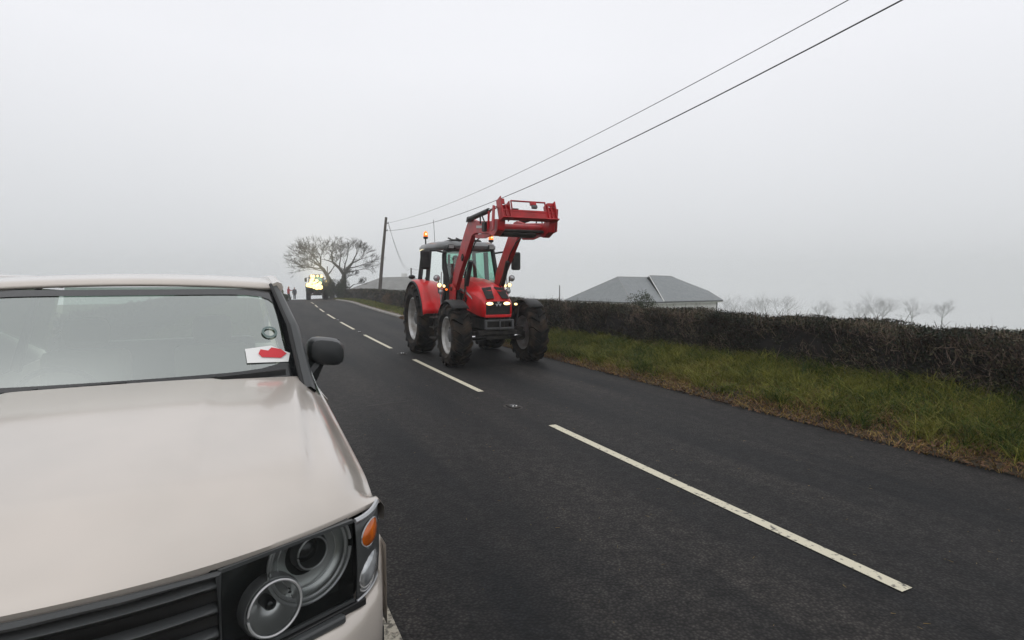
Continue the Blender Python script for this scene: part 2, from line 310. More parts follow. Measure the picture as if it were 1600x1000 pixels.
c2 = np.sin(P[:, 0] * 1.7 + 2) * np.sin(P[:, 1] * 2.6 + 1); keep = rng.uniform(size=len(P)) < np.clip(.85 - .55 * (q - 3.1) + .7 * c2, .04, 1); P, q = P[keep], q[keep]
kind(tag(quads('dead_grass', blades(P, .05 + .12 * rng.uniform(size=len(P)) * np.clip((q - 2.9) * 2, .3, 1), .004 + .002 * rng.uniform(size=len(P)), 1.8), 4, M['straw']), 'yellow and brown dead grass along the road edge', 'dead grass'), 'stuff')
P, q, y = verge_pts(22000, 3.3, 6.3, 22, 70)
kind(tag(quads('grass', blades(P, .06 + .1 * rng.uniform(size=len(P)), .014 + .0 * q, .8), 4, M['grass']), 'short grass on the verge round the leaning pole', 'grass'), 'stuff')
P, q, y = verge_pts(26000, -6.5, -3.1, -2, 60, 1.4)
kind(tag(quads('grass', blades(P, .05 + .13 * rng.uniform(size=len(P)), .007 + .00015 * np.maximum(y, 0), .8), 4, M['grass']), 'rough grass on the verge behind the parked car', 'grass'), 'stuff')
# tussocks of longer grass, some fallen brown leaves among them
P, q, y = verge_pts(1500, 3.15, 5.0, 1.5, 19, 1.2); n = 34
T = np.repeat(P, n, 0) + rng.normal(size=(len(P) * n, 3)) * np.array([.045, .045, 0])
kind(tag(quads('tussocks', blades(T, np.repeat(rng.uniform(.12, .30, len(P)), n) * rng.uniform(.6, 1.1, len(T)), .0045 + 0 * T[:, 0], 1.3), 4, M['grass']), 'taller green tussocks standing out of the roadside grass', 'grass'), 'stuff')
P, q, y = verge_pts(20000, 2.86, 3.9, 1.0, 26, 1.1); P[:, 2] += rng.uniform(.0, .05, len(P)) + .02 * (q > 3.3)
kind(tag(quads('fallen_leaves', leaves(P, .022), 4, mat('dead_leaves', (.05, .022, .010), .8, col2=(.17, .09, .04), island=True, ramp=(0, 1))), 'brown fallen leaves along the edge of the tarmac', 'fallen leaves'), 'stuff')
# bits of straw and grit on the near road
n = 320; q = rng.uniform(-2.7, 2.8, n) - .0; y = 1.2 + 9 * rng.uniform(size=n) ** 1.4; P = np.array([rp_(a, b, .010) for a, b in zip(q, y)])
D = rng.normal(size=(n, 3)); D[:, 2] = .02
kind(tag(quads('debris', sticks(P, D, rng.uniform(.006, .04, n), rng.uniform(.0008, .0018, n)), 4, M['straw']), 'bits of straw scattered over the near road', 'debris'), 'stuff')
# ---------------------------------------------------------------- hedges
def hedge(lab, y0, y1, nl, nt_, q0, hw, top, lsz, parent_far=False, tint=None):
    p0 = rp_(q0, (y0 + y1) / 2, vz(q0, (y0 + y1) / 2)); t = thing('hedge', lab, 'hedge', p0)
    off = np.array(p0)
    ys = np.arange(y0, y1, .35); prof = [(-.40, .0), (-.46, .45), (-.38, .86), (-.15, .93), (.2, .93), (.4, .85), (.45, .4), (.4, 0)]
    b = MB(); rows = []
    for yy in ys:
        r = []
        for a, z in prof:
            n1 = .09 * math.sin(yy * 3.1 + z * 7 + a * 5) + .07 * math.sin(yy * 7.3 - z * 4 + a * 9)
            p = rp_(q0 + a * hw * 1.5 + n1 * .9, yy, 0); zz = zr(yy) + (.0 if z == 0 else (top * z - .05 + n1 * .4))
            if z == 0: zz = vz(q0, yy) - .05
            r.append((p[0] - off[0], p[1] - off[1], zz - off[2]))
        rows.append(r)
    b.grid(rows); kind(obj('stems', b, M['core'], t, ang=180), 'stuff')  # solid body of stems, coloured near-black to give the hollows their shade
    def pts(n, e):                                     # points on a shell around the body
        y = y0 + (y1 - y0) * rng.uniform(size=n) ** 1.25; f = rng.uniform(0, 1, n); hgt = np.where(f < .6, rng.uniform(.04, 1, n), rng.uniform(.9, 1.0, n)); side = np.where(f < .52, -1, np.where(f < .6, 1, rng.uniform(-1, 1, n)))
        q = q0 + side * hw * .75 * (1 + e * rng.normal(size=n)); X = np.array([rp_(a, c, 0) for a, c in zip(q, y)])
        base = np.array([vz(q0, c) for c in y]); tp = np.array([zr(c) for c in y]) + top + .03 * np.sin(y * 2.1) + .025 * np.sin(y * 5.3)
        X[:, 2] = base + (tp - base) * hgt + e * .18 * rng.normal(size=n) * (hgt < .9)
        nz = np.sin(y * 2.9 + hgt * 5) + np.sin(y * 6.7 - hgt * 8 + 1) + np.sin(y * 1.3 + 2) + .8 * np.sin(y * 13.1 + hgt * 11)
        keep = rng.uniform(size=n) < np.where(hgt > .86, 1.1, .58 + .28 * nz); return X[keep], hgt[keep], side[keep]
    X, hg, sd_ = pts(nt_, .22); nt_ = len(X); D = rng.normal(size=(nt_, 3)) * .55; D[:, 2] += .9; s = slope(12)
    D[:, 0] += sd_ * .35; ln = rng.uniform(.06, .26, nt_); X[:, 2] -= np.where(hg > .88, ln * .8, 0)
    kind(quads('twigs', sticks(X, D, ln, rng.uniform(.0022, .006, nt_) * (lsz / .02)) - np.array([off]), 4, M['twig'], t), 'stuff')
    X, hg, _ = pts(nl, .22); nl = len(X)
    X[:, 2] -= np.where(hg > .88, np.abs(rng.normal(size=nl)) * .05, 0)
    kind(quads('leaves', leaves(X, lsz) - off, 4, tint or M['leaf'], t), 'stuff')
    # straggling shoots above the clipped top
    n = int((y1 - y0) * 6); y = rng.uniform(y0, y1, n); X = np.array([rp_(q0 + a, c, zr(c) + top - .12) for a, c in zip(rng.uniform(-.4, .4, n), y)])
    D = rng.normal(size=(n, 3)) * .35; D[:, 2] = 1
    kind(quads('shoots', sticks(X, D, rng.uniform(.12, .3, n), np.full(n, .005)) - off, 4, M['twig'], t), 'stuff')
    return t
hedge('clipped brown and dark green hedge along the bank behind the red tractor', 3.0, 31, 150000, 42000, 5.15, .6, 1.2, .02)
hedge('far hazy stretch of roadside hedge behind the leaning pole', 31.2, 66, 16000, 6000, 5.15, .6, 1.12, .05)
hedge('low hedge on the far verge behind the parked car', 8, 64, 16000, 6000, -6.6, .6, 1.1, .05)
def bushy(name, lab, cat, loc, r, n, lsz, m, lobes=6, stem=True, group=None):
    t = thing(name, lab, cat, loc, 0, group); P = []
    for i in range(lobes):
        c = np.array([random.uniform(-.5, .5) * r[0], random.uniform(-.5, .5) * r[1], r[2] * random.uniform(.7, 1.15)]); k = n // lobes
        d = unit(rng.normal(size=(k, 3))) * (rng.uniform(.5, 1, k) ** .5)[:, None] * np.array(r) * random.uniform(.5, .75); P.append(c + d)
    P = np.concatenate(P); P[:, 2] = np.abs(P[:, 2]); kind(quads('foliage', leaves(P, lsz), 4, m, t), 'stuff')
    b = MB()
    for i in range(6): a = i * 1.05; b.tube([(0, 0, -.2), (math.cos(a) * r[0] * .25, math.sin(a) * r[1] * .25, r[2] * .8), (math.cos(a) * r[0] * .5, math.sin(a) * r[1] * .5, r[2] * 1.4)], [.05, .03, .01], 5)
    obj('stems', b, M['bark'], t); return t
bushy('bush', 'rounded olive green bush at the left edge of the road, far back', 'bush', (-18.9, 44.5, .1), (.9, .9, .8), 5000, .05, M['bush'])
bushy('bush', 'small dark bush at the foot of the rounded olive bush', 'bush', (-20.2, 50, -.1), (.7, .7, .45), 2500, .05, M['ivy'])
bushy('shrub', 'dark evergreen shrub poking above the hedge in front of the bungalow', 'shrub', (3.42, 14.9, .15), (.42, .4, .80), 6000, .018, M['ivy'])
bushy('bush', 'reddish brown bush at the hedge end just left of the rear tractor wheel', 'bush', (-7.9, 39, .0), (1.0, .9, .62), 4200, .035, mat('russet_leaves', (.07, .04, .018), .8, col2=(.13, .08, .04), island=True, ramp=(0, 1)))
# ---------------------------------------------------------------- trees
def tree(lab, loc, limbs, seed, twig_r=.013, group='bare trees beyond the crest', scale=1, depth=4, fan=.95):
    rd = random.Random(seed); t = thing('bare_tree', lab, 'tree', loc, 0, group); tr = MB(); cr = MB()
    def grow(p, d, ln, r, lv, mb):
        pts = [p]; rs = [r]; q = p.copy(); n = 4
        for i in range(n):
            d = (d + Vector((rd.uniform(-1, 1), rd.uniform(-1, 1), rd.uniform(-.7, .9))) * .20).normalized(); q = q + d * ln / n; pts.append(q.copy()); rs.append(r * (1 - .4 * (i + 1) / n))
            if lv > 0 and i >= 1 and rd.random() < (.62 if lv > 1 else .75):
                a = Vector((rd.uniform(-1, 1), rd.uniform(-1, 1), rd.uniform(-.35, .75))); grow(q.copy(), (d * .8 + a * .85).normalized(), ln * rd.uniform(.55, .9), max(rs[-1] * .5, twig_r), lv - 1, cr)
        mb.tube(pts, rs, 6 if r > .05 else 3, cap=False)
        if lv > 0:
            for k in range(2): a = Vector((rd.uniform(-1, 1), rd.uniform(-1, 1), rd.uniform(-.5, .7))); grow(q.copy(), (d + a * .7).normalized(), ln * rd.uniform(.62, .9), max(rs[-1] * .7, twig_r), lv - 1, cr)
    for path, r0, r1 in limbs['trunk']: tr.tube([Vector(p) for p in path], [r0 + (r1 - r0) * i / (len(path) - 1) for i in range(len(path))], 9)
    for p, d, ln, r in limbs['limbs']: grow(Vector(p), Vector(d).normalized(), ln * fan, r, depth, tr)
    t.scale = (1, 1, .93); obj('trunk', tr, M['bark'], t); kind(obj('crown', cr, M['bark'], t), 'stuff'); return t
# the crown of the right hand tree is a wide umbrella on a fork
tree('larger bare tree, its forked trunk spreading into a wide umbrella crown', (-18.5, 62, -.35), dict(
    trunk=[([(0, 0, 0), (-.05, 0, 1.2), (.0, 0, 2.6), (.05, 0, 3.1)], .36, .24), ([(.05, 0, 3.0), (-.5, .2, 3.8), (-1.2, .1, 4.5)], .2, .13), ([(.05, 0, 3.0), (.5, -.2, 3.8), (.9, .1, 4.4)], .19, .13), ([(0, 0, 1.6), (.6, 0, 1.5), (1.1, 0, 1.9)], .09, .05)],
    limbs=[((-1.2, .1, 4.5), (-.3, 0, 1), 1.15, .11), ((-1.2, .1, 4.5), (-.9, .3, .4), .95, .08), ((-.5, .2, 3.8), (.0, .4, 1), 1.25, .09), ((.9, .1, 4.4), (.3, 0, 1), 1.1, .1), ((.9, .1, 4.4), (1, .2, .5), 1.15, .09), ((.5, -.2, 3.8), (1, 0, .15), 1.35, .085), ((.4, 0, 3.4), (1, -.2, -.02), 1.25, .08), ((.1, 0, 3.6), (-.1, 0, 1), 1.4, .09), ((1.1, 0, 1.9), (1, 0, .2), .6, .04), ((0, 0, 2.4), (.8, 0, .3), .8, .05)]), 5)
tree('smaller bare tree leaning out to the left of the forked tree', (-19.5, 61, -.3), dict(
    trunk=[([(0, 0, 0), (-.05, 0, 1.4), (-.35, 0, 2.6), (-.9, 0, 3.6), (-1.25, 0, 3.95)], .27, .15), ([(-.5, 0, 2.9), (-.1, .1, 3.4)], .1, .07)],
    limbs=[((-1.25, 0, 3.95), (-.75, 0, .8), 1.15, .1), ((-1.25, 0, 3.95), (.1, .2, 1), 1.25, .1), ((-1.1, 0, 3.7), (-1, 0, .12), 1.35, .085), ((-.9, 0, 3.5), (-1, .3, .0), 1.2, .07), ((-1.25, 0, 3.95), (-1, -.3, .45), 1.3, .085), ((-.1, .1, 3.4), (.3, 0, 1), .9, .06), ((-1.3, 0, 4.2), (-.4, 0, 1), 1.2, .08)]), 9)
bushy('ivy_clump', 'dark ivy smothering the foot of the larger bare tree', 'ivy', (-18.6, 61.6, -.35), (.75, .7, 1.35), 9000, .05, M['ivy'], 9)
bushy('ivy_clump', 'dark ivy growing up the leaning bare tree beside the far tractor', 'ivy', (-19.7, 61.2, -.35), (.95, .8, 1.4), 10000, .05, M['ivy'], 12)
bushy('thicket', 'low brown thicket at the roadside right of the bare trees', 'bush', (-16.4, 60, -.4), (1.3, .8, .7), 6000, .05, M['leaf'], 8)
places = ['just right of the bungalow', 'second to the right of the bungalow', 'above the hedge right of the bungalow', 'in the misty row right of centre', 'in the middle of the misty row', 'in the misty row towards the right', 'near the right end of the misty row', 'last but one in the misty row', 'at the far right end of the misty row']
for i, lab in enumerate(places):
    rd = random.Random(90 + i); x, y, s = 91 + 12.5 * i + rd.uniform(-4, 4), 238 + rd.uniform(-12, 14), rd.uniform(1.5, 3.0)
    tree('ghostly bare tree ' + lab, (x, y, -15.5), dict(trunk=[([(0, 0, -4), (.1, 0, .6 * s)], .3, .2)], limbs=[((.1, 0, .5 * s), (math.sin(k * 1.3) * 1.1, .4 * math.cos(k), .8), rd.uniform(1.3, 2.1) * s, .10) for k in range(8)]), 20 + i, twig_r=.017, group='misty trees beyond the field', depth=3)
# ---------------------------------------------------------------- houses
def house():
    t = thing('bungalow', 'white walled bungalow with a broad pale grey hipped roof beyond the hedge', 'house', (13, 54, -2.9))
    o = Vector((13, 54, -2.9)); V = lambda x, y, z: Vector((x, y, z)) - o
    P1, P2, P3, P4 = (5.3, 56.4), (10.7, 50), (13.9, 51.35), (21.0, 56.0); B1, B2, B3 = (11.5, 64), (15.5, 64), (17.5, 64)
    ze = -.12
    def ins(p, k=.94, c=(13, 57)): return (c[0] + (p[0] - c[0]) * k, c[1] + (p[1] - c[1]) * k)
    ring = [P1, P2, P3, P4, B3, B1]; wl = MB(); rg = [ins(p) for p in ring]; n = len(rg)
    wl.add([V(p[0], p[1], -2.9) for p in rg] + [V(p[0], p[1], ze - .05) for p in rg], [(i, (i + 1) % n, (i + 1) % n + n, i + n) for i in range(n)]); obj('wall', wl, M['wall'], t, smooth=False)
    A, B, Cc, D = V(10.35, 55.2, 2.18), V(13.7, 57.4, 2.14), V(13.85, 56.6, 2.32), V(16.55, 58.6, 2.26)
    e = [V(p[0], p[1], ze) for p in (P1, P2, P3, P4)]; b1, b3 = V(*B1, ze), V(*B3, ze); E = V(19.3, 57.4, .85); F = V(20.1, 58, .82)
    r1 = MB(); r1.add([e[0], e[1], A], [(0, 1, 2)]); obj('hip_slope', r1, M['slateroof'], t, smooth=False, solid=.06)
    r2 = MB(); r2.add([e[1], e[2], B, A], [(0, 1, 2, 3)]); obj('roof_slope', r2, M['slateroof'], t, smooth=False, solid=.06)
    r3 = MB(); r3.add([e[2] + Vector((.05, 0, .03)), e[3], E, D, Cc], [(0, 1, 2, 3, 4)]); obj('roof_slope', r3, M['slateroof'], t, smooth=False, solid=.06)
    r4 = MB(); r4.add([A, B, b1, e[0], Cc, D, b3, F, e[3], E], [(0, 1, 2, 3), (4, 5, 6, 2), (5, 9, 7, 6), (7, 8, 6), (9, 8, 7)]); obj('rear_slope', r4, M['slateroof'], t, smooth=False, solid=.06)
    for nm, a, b, r, m in (('ridge', A, B, .07, 'lead'), ('ridge', Cc, D, .07, 'lead'), ('hip_ridge', A, e[0], .06, 'lead'), ('hip_ridge', A, e[1], .05, 'lead'), ('hip_ridge', D, E, .07, 'lead'), ('hip_ridge', F, e[3], .06, 'lead'), ('verge_strip', Cc + Vector((-.1, -.05, .03)), e[2] + Vector((0, -.05, .06)), .04, 'wall')):
        obj(nm, MB().tube([a, b], r, 6), M[m], t)
    for a, b in ((e[0], e[1]), (e[1], e[2]), (e[2], e[3])):
        dz = Vector((0, 0, -.1)); obj('fascia', MB().bar(a + dz, b + dz, .04, .16), M['wall'], t); obj('gutter', MB().tube([a + Vector((0, -.06, -.04)), b + Vector((0, -.06, -.04))], .05, 6), M['trim'], t)
    # windows on the two sides that face the road
    def win(pa, pb, f, wd, z0=-1.8, z1=-.75):
        a, b = ins(pa), ins(pb); d = Vector((b[0] - a[0], b[1] - a[1], 0)); L_ = d.length; d.normalize(); nrm = Vector((d.y, -d.x, 0)); c = V(a[0], a[1], (z0 + z1) / 2) + d * L_ * f + nrm * .01
        fr = obj('window', MB().bar(c - d * wd / 2, c + d * wd / 2, .08, z1 - z0), M['wall'], t)
        for s in (-.25, .25): obj('pane', MB().bar(c + d * (s * wd - wd * .21) + nrm * .05, c + d * (s * wd + wd * .21) + nrm * .05, .02, (z1 - z0) * .85), M['pane'], fr)
    win(P1, P2, .3, 1.4); win(P1, P2, .7, 1.4); win(P3, P4, .3, 1.6); win(P3, P4, .72, 1.2)
    obj('downpipe', MB().tube([V(*ins(P4), -.2) + Vector((-.1, -.1, 0)), V(*ins(P4), -2.8) + Vector((-.1, -.1, 0))], .045, 6), M['trim'], t)
house()
t = thing('bungalow', 'hazy grey roofed bungalow far behind the leaning pole', 'house', (-16.5, 82, -1.6), R(-8))
w_ = MB().box((0, 0, .9), (11.5, 7, 2.6)); obj('wall', w_, M['wall'], t, smooth=False)
rf = MB(); rf.add([(-6.1, -3.9, 2.15), (6.1, -3.9, 2.15), (6.1, 3.9, 2.15), (-6.1, 3.9, 2.15), (-2.6, 0, 3.9), (1.9, 0, 4.0)], [(0, 1, 5, 4), (1, 2, 5), (2, 3, 4, 5), (3, 0, 4)]); obj('roof', rf, mat('haze_paled_roof', (.22, .22, .21), .8, col2=(.17, .17, .16), scale=1), t, smooth=False, solid=.08)  # roof colour made paler to stand in for thicker haze
obj('chimney', MB().box((.8, .2, 4.15), (.7, .5, .7)), M['wall'], t)
for x in (-3.6, 0, 3.4): f = obj('window', MB().box((x, -3.52, 1.1), (1.4, .08, 1.0)), M['wall'], t); obj('pane', MB().box((x, -3.58, 1.1), (1.2, .04, .85)), M['pane'], f)
# ---------------------------------------------------------------- poles and wires
def pole(lab, a, b, r0, r1, group='wooden poles'):
    t = thing('utility_pole', lab, 'pole', a, 0, group); A, B = Vector((0, 0, 0)), Vector(b) - Vector(a); obj('shaft', MB().tube([A - Vector((0, 0, .5)), A + (B - A) * .5, B], [r0, (r0 + r1) / 2, r1], 10), M['wood'], t)
    for f in (.93, .845): q = A + (B - A) * f; obj('bracket', MB().bar(q + Vector((-.02, 0, 0)), q + Vector((.2, -.02, 0)), .05, .05), M['iron'], t); obj('insulator', MB().tube([q + Vector((.2, -.02, -.04)), q + Vector((.2, -.02, .1))], [.04, .03], 8), M['grey'], t)
    return t
pole('leaning wooden pole on the verge left of the red tractor', (-10.95, 46, zr(46)), (-10.2, 46, 6.95), .15, .1)
pole('wooden pole that carries the wires past the right of the picture', (12.45, -4.2, .3), (12.5, -4.2, 9.0), .16, .11)
t = thing('utility_pole', 'thin hazy pole just above the red rear mudguard', 'pole', (-15.2, 85, -2), 0, 'wooden poles'); obj('shaft', MB().tube([(0, 0, 0), (0, 0, 5.75)], [.14, .11], 8), M['wood'], t)
t = thing('utility_pole', 'thin hazy post rising over the hedge left of the bungalow roof', 'pole', (5.5, 65, -3), 0, 'wooden poles'); obj('shaft', MB().tube([(0, 0, 0), (0, 0, 4.3)], [.08, .05], 8), M['wood'], t)
t = thing('utility_pole', 'thin post above the far tractor', 'pole', (-21.6, 66, -.6), 0, 'wooden poles'); obj('shaft', MB().tube([(0, 0, 0), (0, 0, 4.1)], [.06, .05], 6), M['wood'], t)
def wire(lab, f, n=40, r=.013, grp='overhead wires'):
    tag(obj('overhead_wire', MB().tube([f(i / n) for i in range(n + 1)], r, 5), M['wire']), lab, 'wire', grp)
def w1(u, z0=6.5, b=-.056, c=.001773, x0=-10.0):
    s = 50.2 * u; return (x0 + .447 * s, 46 - s, z0 + b * s + c * s * s)
wire('upper of the two wires crossing the sky to the right', lambda u: w1(u), r=.009)
wire('lower and thicker wire crossing the sky to the right', lambda u: w1(u, 5.87, -.0743, .002393), r=.014)
wire('slack drop wire from the leaning pole towards the far bungalow', lambda u: (-10.05 - 5.0 * u, 46 + 36 * u, 6.6 - 7.6 * u + 4.3 * u * u), r=.014)
wire('thin drop wire from the leaning pole towards the hazy pole', lambda u: (-10.0 - 5.15 * u, 46 + 39 * u, 6.3 - 7.6 * u + 4.9 * u * u), r=.011)
wire('faint wire running off behind the red tractor from the hazy pole', lambda u: (-15.2 + 14 * u, 85 + 4 * u, 3.6 - 1.6 * u), r=.012)
# ---------------------------------------------------------------- people
def person(lab, loc, rz, J, mats, hair=True, hands=True):
    """J: joint dict; body grown with the skin modifier"""
    t = thing('person', lab, 'person', loc, rz)
    names = list(J); idx = {n: i for i, n in enumerate(names)}
    E_ = [('pelvis', 'waist'), ('waist', 'chest'), ('chest', 'neck'), ('neck', 'head0'), ('head0', 'head1')]
    for s in 'lr': E_ += [('chest', 'sh' + s), ('sh' + s, 'el' + s), ('el' + s, 'wr' + s), ('wr' + s, 'ha' + s), ('pelvis', 'hip' + s), ('hip' + s, 'kn' + s), ('kn' + s, 'an' + s), ('an' + s, 'toe' + s)]
    rad = dict(pelvis=.15, waist=.135, chest=.16, neck=.058, head0=.085, head1=.088, sh=.07, el=.048, wr=.032, ha=.038, hip=.09, kn=.062, an=.043, toe=.042)
    me = bpy.data.meshes.new('body'); me.from_pydata([J[n] for n in names], [(idx[a], idx[b]) for a, b in E_], []); o = link('body', me, mats[0], t)
    o.modifiers.new('k', 'SKIN')
    for n in names:
        r = rad[n] if n in rad else rad[n[:-1]]; sv = me.skin_vertices[0].data[idx[n]]; sv.radius = (r, r * (.8 if n in ('chest', 'waist', 'pelvis') else 1)); sv.use_root = n == 'pelvis'
    q = o.modifiers.new('u', 'SUBSURF'); q.levels = 1; q.render_levels = 1
    h = Vector(J['head1']); obj('face', MB().sphere(h + Vector((.03, 0, -.03)), (.085, .075, .11), 12, 10), mats[1], t); obj('nose', MB().box(h + Vector((.118, 0, -.04)), (.03, .025, .04)), mats[1], t)
    obj('hair', MB().sphere(h + Vector((-.012, 0, .03)), (.1, .09, .095), 12, 8), mats[2], t)
    for s in 'lr':
        a, b = Vector(J['wr' + s]), Vector(J['ha' + s]); d = (b - a).normalized(); sd_ = d.cross(Vector((0, 0, 1))); sd_ = sd_.normalized() if sd_.length > .1 else Vector((0, 1, 0)); m = MB().tube([a, b, b + d * .03], [.028, .042, .034], 8)
        for k in range(4): p = b + sd_ * (k - 1.5) * .02; m.tube([p, p + d * .06, p + d * (.085 - .008 * abs(k - 1)) + Vector((0, 0, -.025))], [.0095, .0085, .007], 6)
        m.tube([a + d * .02, b + sd_ * -.055, b + sd_ * -.06 + d * .03], [.012, .011, .008], 6); obj('hand', m, mats[1], t)
    return t, o
def standing(k=0, raise_=False):
    J = dict(pelvis=(0, 0, .92), waist=(0, 0, 1.08), chest=(0, 0, 1.3), neck=(0.01, 0, 1.47), head0=(.02, 0, 1.54), head1=(.03, 0, 1.63))
    for s, g in (('l', 1), ('r', -1)):
        st = .16 * g * (1 if k else .3)
        J['sh' + s] = (0, .18 * g, 1.4); J['el' + s] = (-.04, .25 * g, 1.13); J['wr' + s] = (.04, .25 * g, .89); J['ha' + s] = (.06, .25 * g, .82)
        J['hip' + s] = (0, .09 * g, .88); J['kn' + s] = (st * .6 + .03, .1 * g, .48); J['an' + s] = (st, .1 * g, .08); J['toe' + s] = (st + .16, .1 * g, .04)
    if raise_: J['ell'] = (.16, .24, 1.2); J['wrl'] = (.38, .22, 1.22); J['hal'] = (.45, .2, 1.23)
    return J
def dress(t, J, top, legs, hood=None):
    b = MB(); p = Vector(J['pelvis']); c = Vector(J['chest']); rows = []
    for z, rx, ry in ((-.12, .17, .2), (0, .165, .195), (.16, .15, .18), (.38, .165, .21), (.5, .14, .2), (.56, .08, .1)):
        q = p + (c - p) * (z / (c.z - p.z)); rows.append([(q.x + rx * math.cos(a), q.y + ry * math.sin(a), q.z if abs(z) < 9 else 0) for a in [k * math.pi / 8 for k in range(16)]])
    b.grid(rows, closed=True)
    for s in 'lr': b.tube([J['sh' + s], J['el' + s], J['wr' + s]], [.078, .062, .048], 10)
    obj('jacket', b, top, t)
    b = MB()
    for s in 'lr': b.tube([J['hip' + s], J['kn' + s], J['an' + s]], [.105, .078, .066], 10)
    obj('trousers', b, legs, t)
J1 = standing(1, True); t1, _ = person('person in a red top and dark trousers walking beside the far tractor', (-29.8, 75, zr(75) + .01), R(5), J1, (M['cloth'], M['skin'], M['hat'])); dress(t1, J1, M['redtop'], M['cloth'])
J2 = standing(0); t2, _ = person('person in dark clothes standing nearer to the far tractor', (-29.0, 75, zr(75) + .01), R(-80), J2, (M['cloth'], M['skin'], M['hair'])); dress(t2, J2, M['slate'], M['cloth']); t2.scale = (.93, .93, .93)
# ---------------------------------------------------------------- the red tractor with its loader
def wheel(t, x, y, r, wd, rimr, side, nl, front=True):
    """tyre with moulded lugs, dished rim, hub; side = +1 for the left hand wheel (outer face towards +y)"""
    w_ = bpy.data.objects.new('wheel', None); C.objects.link(w_); w_.parent = t; w_.location = (x, y, r)
    b = MB(); h = wd / 2; rr = r - .048
    prof = [(rimr, -h * .62), (rimr + .03, -h * .72), (rimr + (rr - rimr) * .35, -h * .98), (rimr + (rr - rimr) * .75, -h * .97), (rr - .02, -h * .86), (rr, -h * .6), (rr + .006, 0), (rr, h * .6), (rr - .02, h * .86), (rimr + (rr - rimr) * .75, h * .97), (rimr + (rr - rimr) * .35, h * .98), (rimr + .03, h * .72), (rimr, h * .62)]
    b.lathe(prof, n=56)
    for k in range(nl):                                # chevron lugs, left and right rows staggered
        for sd in (-1, 1):
            a0 = 2 * math.pi * (k + (.5 if sd > 0 else 0)) / nl; st = []
            for i, (yy, da) in enumerate(((.02, 0.0), (.45, -.09), (.80, -.17), (1.0, -.21))):
                a = a0 + da * (1.0 if front else .8) * 1.15; hw = .036 if i < 3 else .044
                yv = sd * h * yy; rt = r if i < 3 else r - .045; rb = rr - .03 if i < 3 else rr - .13
                dirv = Vector((math.sin(a), 0, math.cos(a))); tg = Vector((math.cos(a), 0, -math.sin(a)))
                st.append([dirv * rb - tg * hw + Vector((0, yv, 0)), dirv * rt - tg * hw * .75 + Vector((0, yv, 0)), dirv * rt + tg * hw * .75 + Vector((0, yv, 0)), dirv * rb + tg * hw + Vector((0, yv, 0))])
            b.grid(st); o = len(b.v); b.f += [(o - 16, o - 15, o - 14, o - 13), (o - 4, o - 3, o - 2, o - 1)]
    obj('tyre', b, M['tyre'], w_, ang=40)
    s = side; f = MB(); f.lathe([(rimr + .012, s * h * .72), (rimr - .012, s * h * .74), (rimr - .025, s * h * .62), (rimr - .05, s * h * .5), (rimr - .06, s * h * .15), (rimr - .09, s * h * .10), (rimr * .8, -s * h * .0), (rimr * .45, s * h * .12), (rimr * .42, s * h * .2), (.02, s * h * .22)], n=44)
    f.lathe([(rimr - .01, -s * h * .7), (rimr - .05, -s * h * .5), (rimr - .06, 0), (.1, 0)], n=32)
    obj('rim', f, M['rim'], w_, ang=30)
    q = MB(); q.lathe([(.15, s * h * .2), (.145, s * h * .42), (.11, s * h * .5), (.01, s * h * .52)], n=20)
    for k in range(8): a = k * math.pi / 4; q.tube([(math.cos(a) * .2, s * h * .16, math.sin(a) * .2), (math.cos(a) * .2, s * h * .34, math.sin(a) * .2)], .016, 6)
    obj('hub', q, M['grey'], w_); return w_
def lamp(t, name, c, d, sz, m, body='black', rnd=False):
    c = Vector(c); d = Vector(d).normalized()
    h = MB()
    if rnd: h.lathe([(sz * .3, -.07), (sz * .9, -.03), (sz, .0), (sz * 1.02, .015), (sz * .9, .015)], c, d, 20)
    else: h.bar(c - d * .06, c + d * .005, sz * 2.1, sz * 1.6)
    o = obj(name, h, M[body], t, bevel=0 if rnd else .008)
    g_ = MB()
    if rnd: g_.lathe([(sz * .9, .012), (sz * .6, .03), (.001, .036)], c, d, 20)
    else: g_.bar(c + d * .004, c + d * .016, sz * 1.85, sz * 1.35)
    obj('lamp_glass', g_, M[m], o); return o
